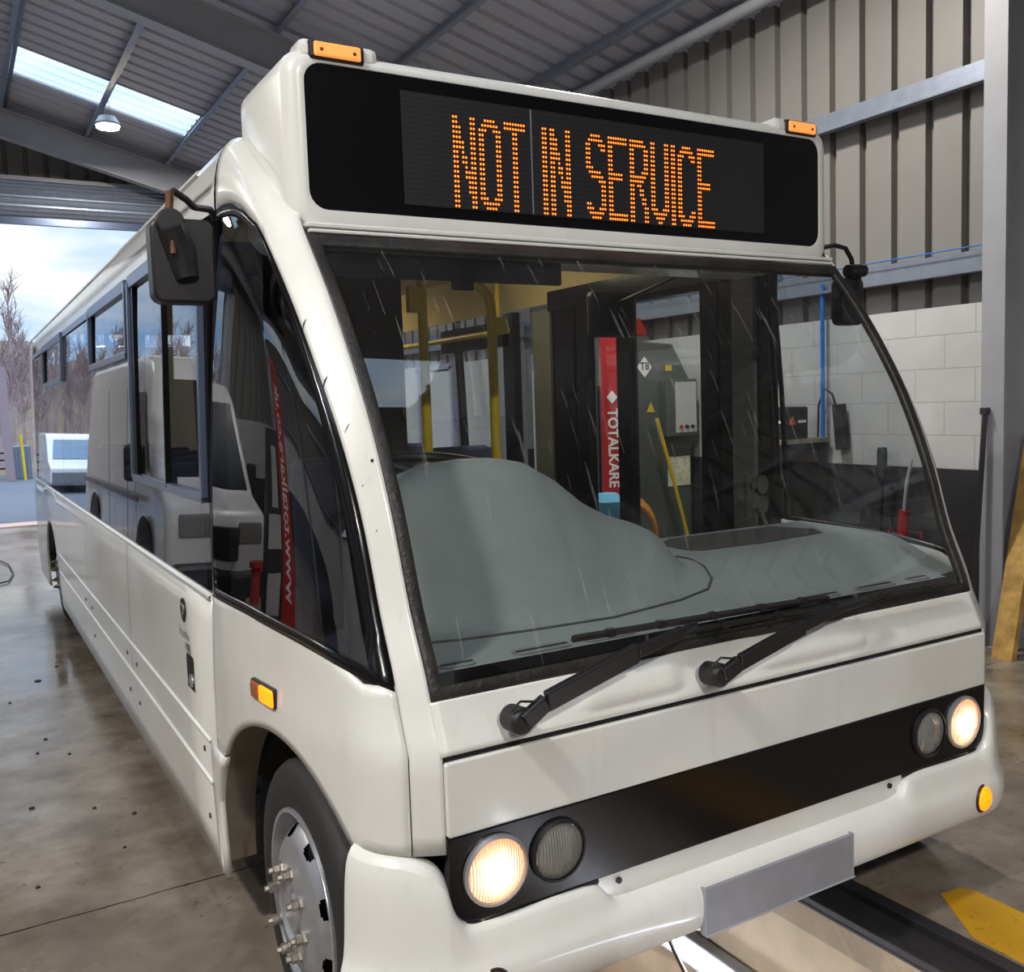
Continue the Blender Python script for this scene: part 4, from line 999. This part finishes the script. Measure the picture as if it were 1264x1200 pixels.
# ------------------------------------------------------------------ white van in the next bay
van = thing('panel_van', 'white panel van parked left of the bus, mirrored in its side windows', 'van', (-2.85, 5.6, 0))
M_vw = mat('van_white', (214, 216, 218), .25, coat=.5)
VS = [(0, .30), (0, .85), (.08, .98), (.45, 1.12), (1.05, 1.98), (1.25, 2.13), (1.7, 2.2), (5.1, 2.2), (5.2, 2.0), (5.2, .3)]
m = MB(); n = len(VS); wz = lambda z: .98 if z < 1.2 else .98-(z-1.2)*.12
Lp = [(-wz(z), y, z) for y, z in VS]; Rp = [(wz(z), y, z) for y, z in VS]
m.add(Lp+Rp, [tuple(range(n)), tuple(reversed(range(n, 2*n)))]+[(i, n+i, n+(i+1) % n, (i+1) % n) for i in range(n)])
m.build('van_body', M_vw, van, bevel=.06, seg=3, smooth=True)
def vs_(y, z, s, o=.01): return (s*(wz(z)+o), y, z)
m = MB(); nrm = Vector((0, -.8, .7)).normalized()*.012
m.add([Vector((-.88, .47, 1.14))+nrm, Vector((.88, .47, 1.14))+nrm, Vector((.8, 1.03, 1.95))+nrm, Vector((-.8, 1.03, 1.95))+nrm], [(0, 1, 2, 3)]); m.build('van_windscreen', M_black, van)
for s in (-1, 1):
    MB().add([vs_(.75, 1.15, s), vs_(1.7, 1.15, s), vs_(1.7, 1.85, s), vs_(1.25, 1.85, s)], [(0, 1, 2, 3)]).build('van_side_window', M_black, van)
    MB().box((s*1.08, .75, 1.25), (.16, .1, .3)).build('van_mirror', M_plas, van, bevel=.03)
    MB().box((s*.72, 0, .80), (.34, .05, .18)).build('van_headlamp', M_lensOff, van, bevel=.02)
    for yy in (.95, 4.1):
        MB().lathe([(.2, -.2), (.33, -.2), (.34, -.1), (.33, 0), (.22, .01)], (s, 0, 0), (s*.98, yy, .34), 28).build('van_wheel', M_tyre, van, smooth=True)
        MB().lathe([(.21, -.0), (.19, .02), (.05, .012)], (s, 0, 0), (s*.985, yy, .34), 20).build('van_hub', M_rim, van, smooth=True)
        MB().lathe([(.42, 0), (.42, .006)], (s, 0, 0), (s*.975, yy, .38), 28).build('van_wheel_arch', M_dark, van)
MB().box((0, -.02, .72), (1.1, .05, .26)).build('van_grille', M_plas, van, bevel=.02)
MB().box((0, -.03, .42), (1.9, .14, .2)).build('van_bumper', M_plas, van, bevel=.04)
m = MB()
for s in (-1, 1):
    for yy in (1.75, 2.9): m.box((s*(wz(1.2)+.003), yy, 1.15), (.004, .012, 1.5))
    m.box((s*(wz(1.)+.004), 3.1, .92), (.012, 3.8, .05))
m.build('van_body_line', M_grey, van)

# ------------------------------------------------------------------ outside
def yz(y): return 0. if y < 14.3 else (-(y-14.3)*.0428 if y < 33 else -.8)
m = MB(); m.grid(lambda x, y: (x, y, yz(y)-.01), frange(-60, 60, 13), [14.38, 20, 26, 33, 45, 70])
tag(struct(m.build('yard_ground', M_tarm)))
m = MB()
def hill(x, y):
    q = max(0, min(1, (y-72)/14)); h = max(0, y-44)*.07+q*q*(3-2*q)*(5.0+.6*math.sin(x*.07)+.4*math.sin(x*.31))
    return (x, y, -.8+h+.5*math.sin(x*.5+y*.3)*(1 if y > 46 else 0))
m.grid(hill, frange(-90, 90, 91), [44, 47, 50, 54, 58, 62, 66, 70, 74, 78, 82, 86, 92]); struct(m.build('hillside', M_hill, smooth=True))
def tree_mesh(seed, h):
    rnd = random.Random(seed); mb = MB(); tw = MB()
    top = Vector((rnd.uniform(-.3, .3), rnd.uniform(-.3, .3), h))
    mb.tube([(0, 0, -.5), top*.5+Vector((rnd.uniform(-.2, .2), 0, 0)), top], [.11, .07, .015], 6)
    for i in range(26):
        t_ = rnd.uniform(.25, .97); p = top*t_; a_ = rnd.uniform(0, 2*PI); L_ = (1.05-t_)*h*.38+.3
        e = p+Vector((math.cos(a_)*L_*.36, math.sin(a_)*L_*.36, L_*1.0)); mb.tube([p, (p+e)/2+Vector((0, 0, -.08)), e], [.03, .02, .008], 4)
        for j in range(7):
            q = p.lerp(e, rnd.uniform(.3, 1)); d = Vector((rnd.uniform(-1, 1), rnd.uniform(-1, 1), rnd.uniform(.4, 1.8))).normalized()*rnd.uniform(.3, .75)
            tw.tube([q, q+d], [.014, .006], 3, cap=False)
    return mb, tw
protos = []
for k in range(4):
    a_, b_ = tree_mesh(k+3, 5.3+k*.5)
    t = thing('bare_tree', 'bare winter tree in the wood beyond the yard', 'tree', (0, 0, 0), group='bare trees on the hillside beyond the yard')
    a_.build('trunk', M_bark, t); b_.build('twigs', M_twig, t); protos.append(t)
rnd = random.Random(5); cnt = 0
used = set()
spots = []
for y in (45, 48, 52, 56, 60, 65, 70, 76):
    x = -46 if y < 80 else -46
    while x < 12:
        spots.append((x+rnd.uniform(-.4, .4), y+rnd.uniform(-.8, .8))); x += rnd.uniform(2.2, 3.0)
for x, y in spots[:200]:
    k = rnd.randrange(4)
    o = protos[k] if k not in used else dup(protos[k])
    used.add(k); o.location = (x, y, hill(x, y)[2]); o.rotation_euler = (0, 0, rnd.uniform(0, 6)); s_ = rnd.uniform(.8, 1.25); o.scale = (s_, s_, s_)
m = MB().tube([(-.02, 40, 3.6), (.06, 40, -.8)], .17, 10); tag(m.build('timber_post', mat('pinkish_post', (140, 122, 128), .8), smooth=True), 'tall leaning pinkish pole at the edge of the yard', 'post')
m = MB().tube([(.50, 40, 1.0), (.56, 40, -.8)], .05, 8); tag(m.build('yellow_post', M_yel, smooth=True), 'short yellow post at the edge of the yard', 'post')
t = thing('site_container', 'pale blue-grey ribbed container at the far edge of the yard', 'container', (.42, 41.5, -.8))
MB().box((0, 0, .65), (.9, 1.2, 1.3)).build('container_body', mat('container_grey', (100, 110, 126), .6), t)
m = MB()
for i in range(6): m.box((-.38+.15*i, -.61, .65), (.04, .03, 1.25))
m.build('rib', M_galv, t)
t = thing('yard_fence', 'dark low rail fence at the back of the yard', 'fence', (-1.8, 43, -.8))
for z in (.35, .7, 1.0): MB().box((0, 0, z), (4.5, .05, .07)).build('rail', M_plas, t)
for x in (-2.2, -.8, .6, 2.0): MB().box((x, 0, .55), (.08, .08, 1.1)).build('post', M_plas, t)
t = thing('parked_van', 'white light van facing the shed from across the yard, mirrored in the rear windows', 'van', (-4.3, 33.6, -.8))
m = MB(); P2 = [(0, .3), (0, .85), (.9, 1.05), (1.6, 1.85), (1.9, 1.98), (4.8, 1.98), (4.9, .3)]; n = len(P2)
m.add([(-.95, y, z) for y, z in P2]+[(.95, y, z) for y, z in P2], [tuple(range(n)), tuple(reversed(range(n, 2*n)))]+[(i, n+i, n+(i+1) % n, (i+1) % n) for i in range(n)])
m.build('van_body', M_vw, t, bevel=.06)
MB().add([(-.8, .93, 1.12), (.8, .93, 1.12), (.72, 1.5, 1.78), (-.72, 1.5, 1.78)], [(0, 1, 2, 3)]).build('van_windscreen', mat('pale_windscreen', (110, 130, 150), .1), t)
MB().box((0, -.03, .5), (1.8, .08, .4)).build('van_bumper', M_grey, t, bevel=.03)

# ------------------------------------------------------------------ world, camera, render look
w = bpy.data.worlds.new('World'); bpy.context.scene.world = w; w.use_nodes = True
nt = w.node_tree; nt.nodes.clear()
out_ = nt.nodes.new('ShaderNodeOutputWorld'); bg = nt.nodes.new('ShaderNodeBackground')
tc = nt.nodes.new('ShaderNodeTexCoord'); mp = nt.nodes.new('ShaderNodeMapping'); mp.inputs['Scale'].default_value = (1, 1, 3.2)
nz = nt.nodes.new('ShaderNodeTexNoise'); nz.inputs['Scale'].default_value = 3.2; nz.inputs['Detail'].default_value = 7; nz.inputs['Roughness'].default_value = .55
rp = nt.nodes.new('ShaderNodeValToRGB'); e = rp.color_ramp.elements
e[0].position = .36; e[0].color = (.28, .52, .9, 1); e[1].position = .60; e[1].color = (.92, .98, 1., 1)
nt.links.new(tc.outputs['Generated'], mp.inputs[0]); nt.links.new(mp.outputs[0], nz.inputs[0]); nt.links.new(nz.outputs[0], rp.inputs[0])
spx = nt.nodes.new('ShaderNodeSeparateXYZ'); mr = nt.nodes.new('ShaderNodeMapRange'); mr.interpolation_type = 'SMOOTHSTEP'
mr.inputs['From Min'].default_value = .22; mr.inputs['From Max'].default_value = .75; mr.inputs['To Min'].default_value = 1.15; mr.inputs['To Max'].default_value = 4.5
nt.links.new(tc.outputs['Generated'], spx.inputs[0]); nt.links.new(spx.outputs[2], mr.inputs[0]); nt.links.new(mr.outputs[0], bg.inputs[1])
nt.links.new(rp.outputs[0], bg.inputs[0]); nt.links.new(bg.outputs[0], out_.inputs[0])

cam = bpy.data.cameras.new('Camera'); co = bpy.data.objects.new('Camera', cam); C.objects.link(co)
bpy.context.scene.camera = co
yaw, pitch, roll = 0.5286999626815438, 0.08761114962230042, -0.033544216133018674
f_ = Vector((math.sin(yaw)*math.cos(pitch), math.cos(yaw)*math.cos(pitch), -math.sin(pitch)))
r_ = Vector((math.cos(yaw), -math.sin(yaw), 0)); u_ = r_.cross(f_)
cR, sR = math.cos(roll), math.sin(roll)
R_ = cR*r_+sR*u_; U_ = -sR*r_+cR*u_
M = Matrix((R_, U_, -f_)).transposed().to_4x4(); M.translation = Vector((-1.78892, -1.78498, 1.59629))
co.matrix_world = M
cam.sensor_fit = 'HORIZONTAL'; cam.sensor_width = 36; cam.lens = 1175.186/1264*36; cam.clip_start = .05; cam.clip_end = 400
sc = bpy.context.scene
sc.view_settings.view_transform = 'Standard'; sc.view_settings.look = 'None'; sc.view_settings.gamma = 1; sc.view_settings.use_curve_mapping = False
sc.view_settings.exposure = 0.0
sc.cycles.transparent_max_bounces = 24; sc.cycles.max_bounces = 8; sc.cycles.sample_clamp_indirect = 4
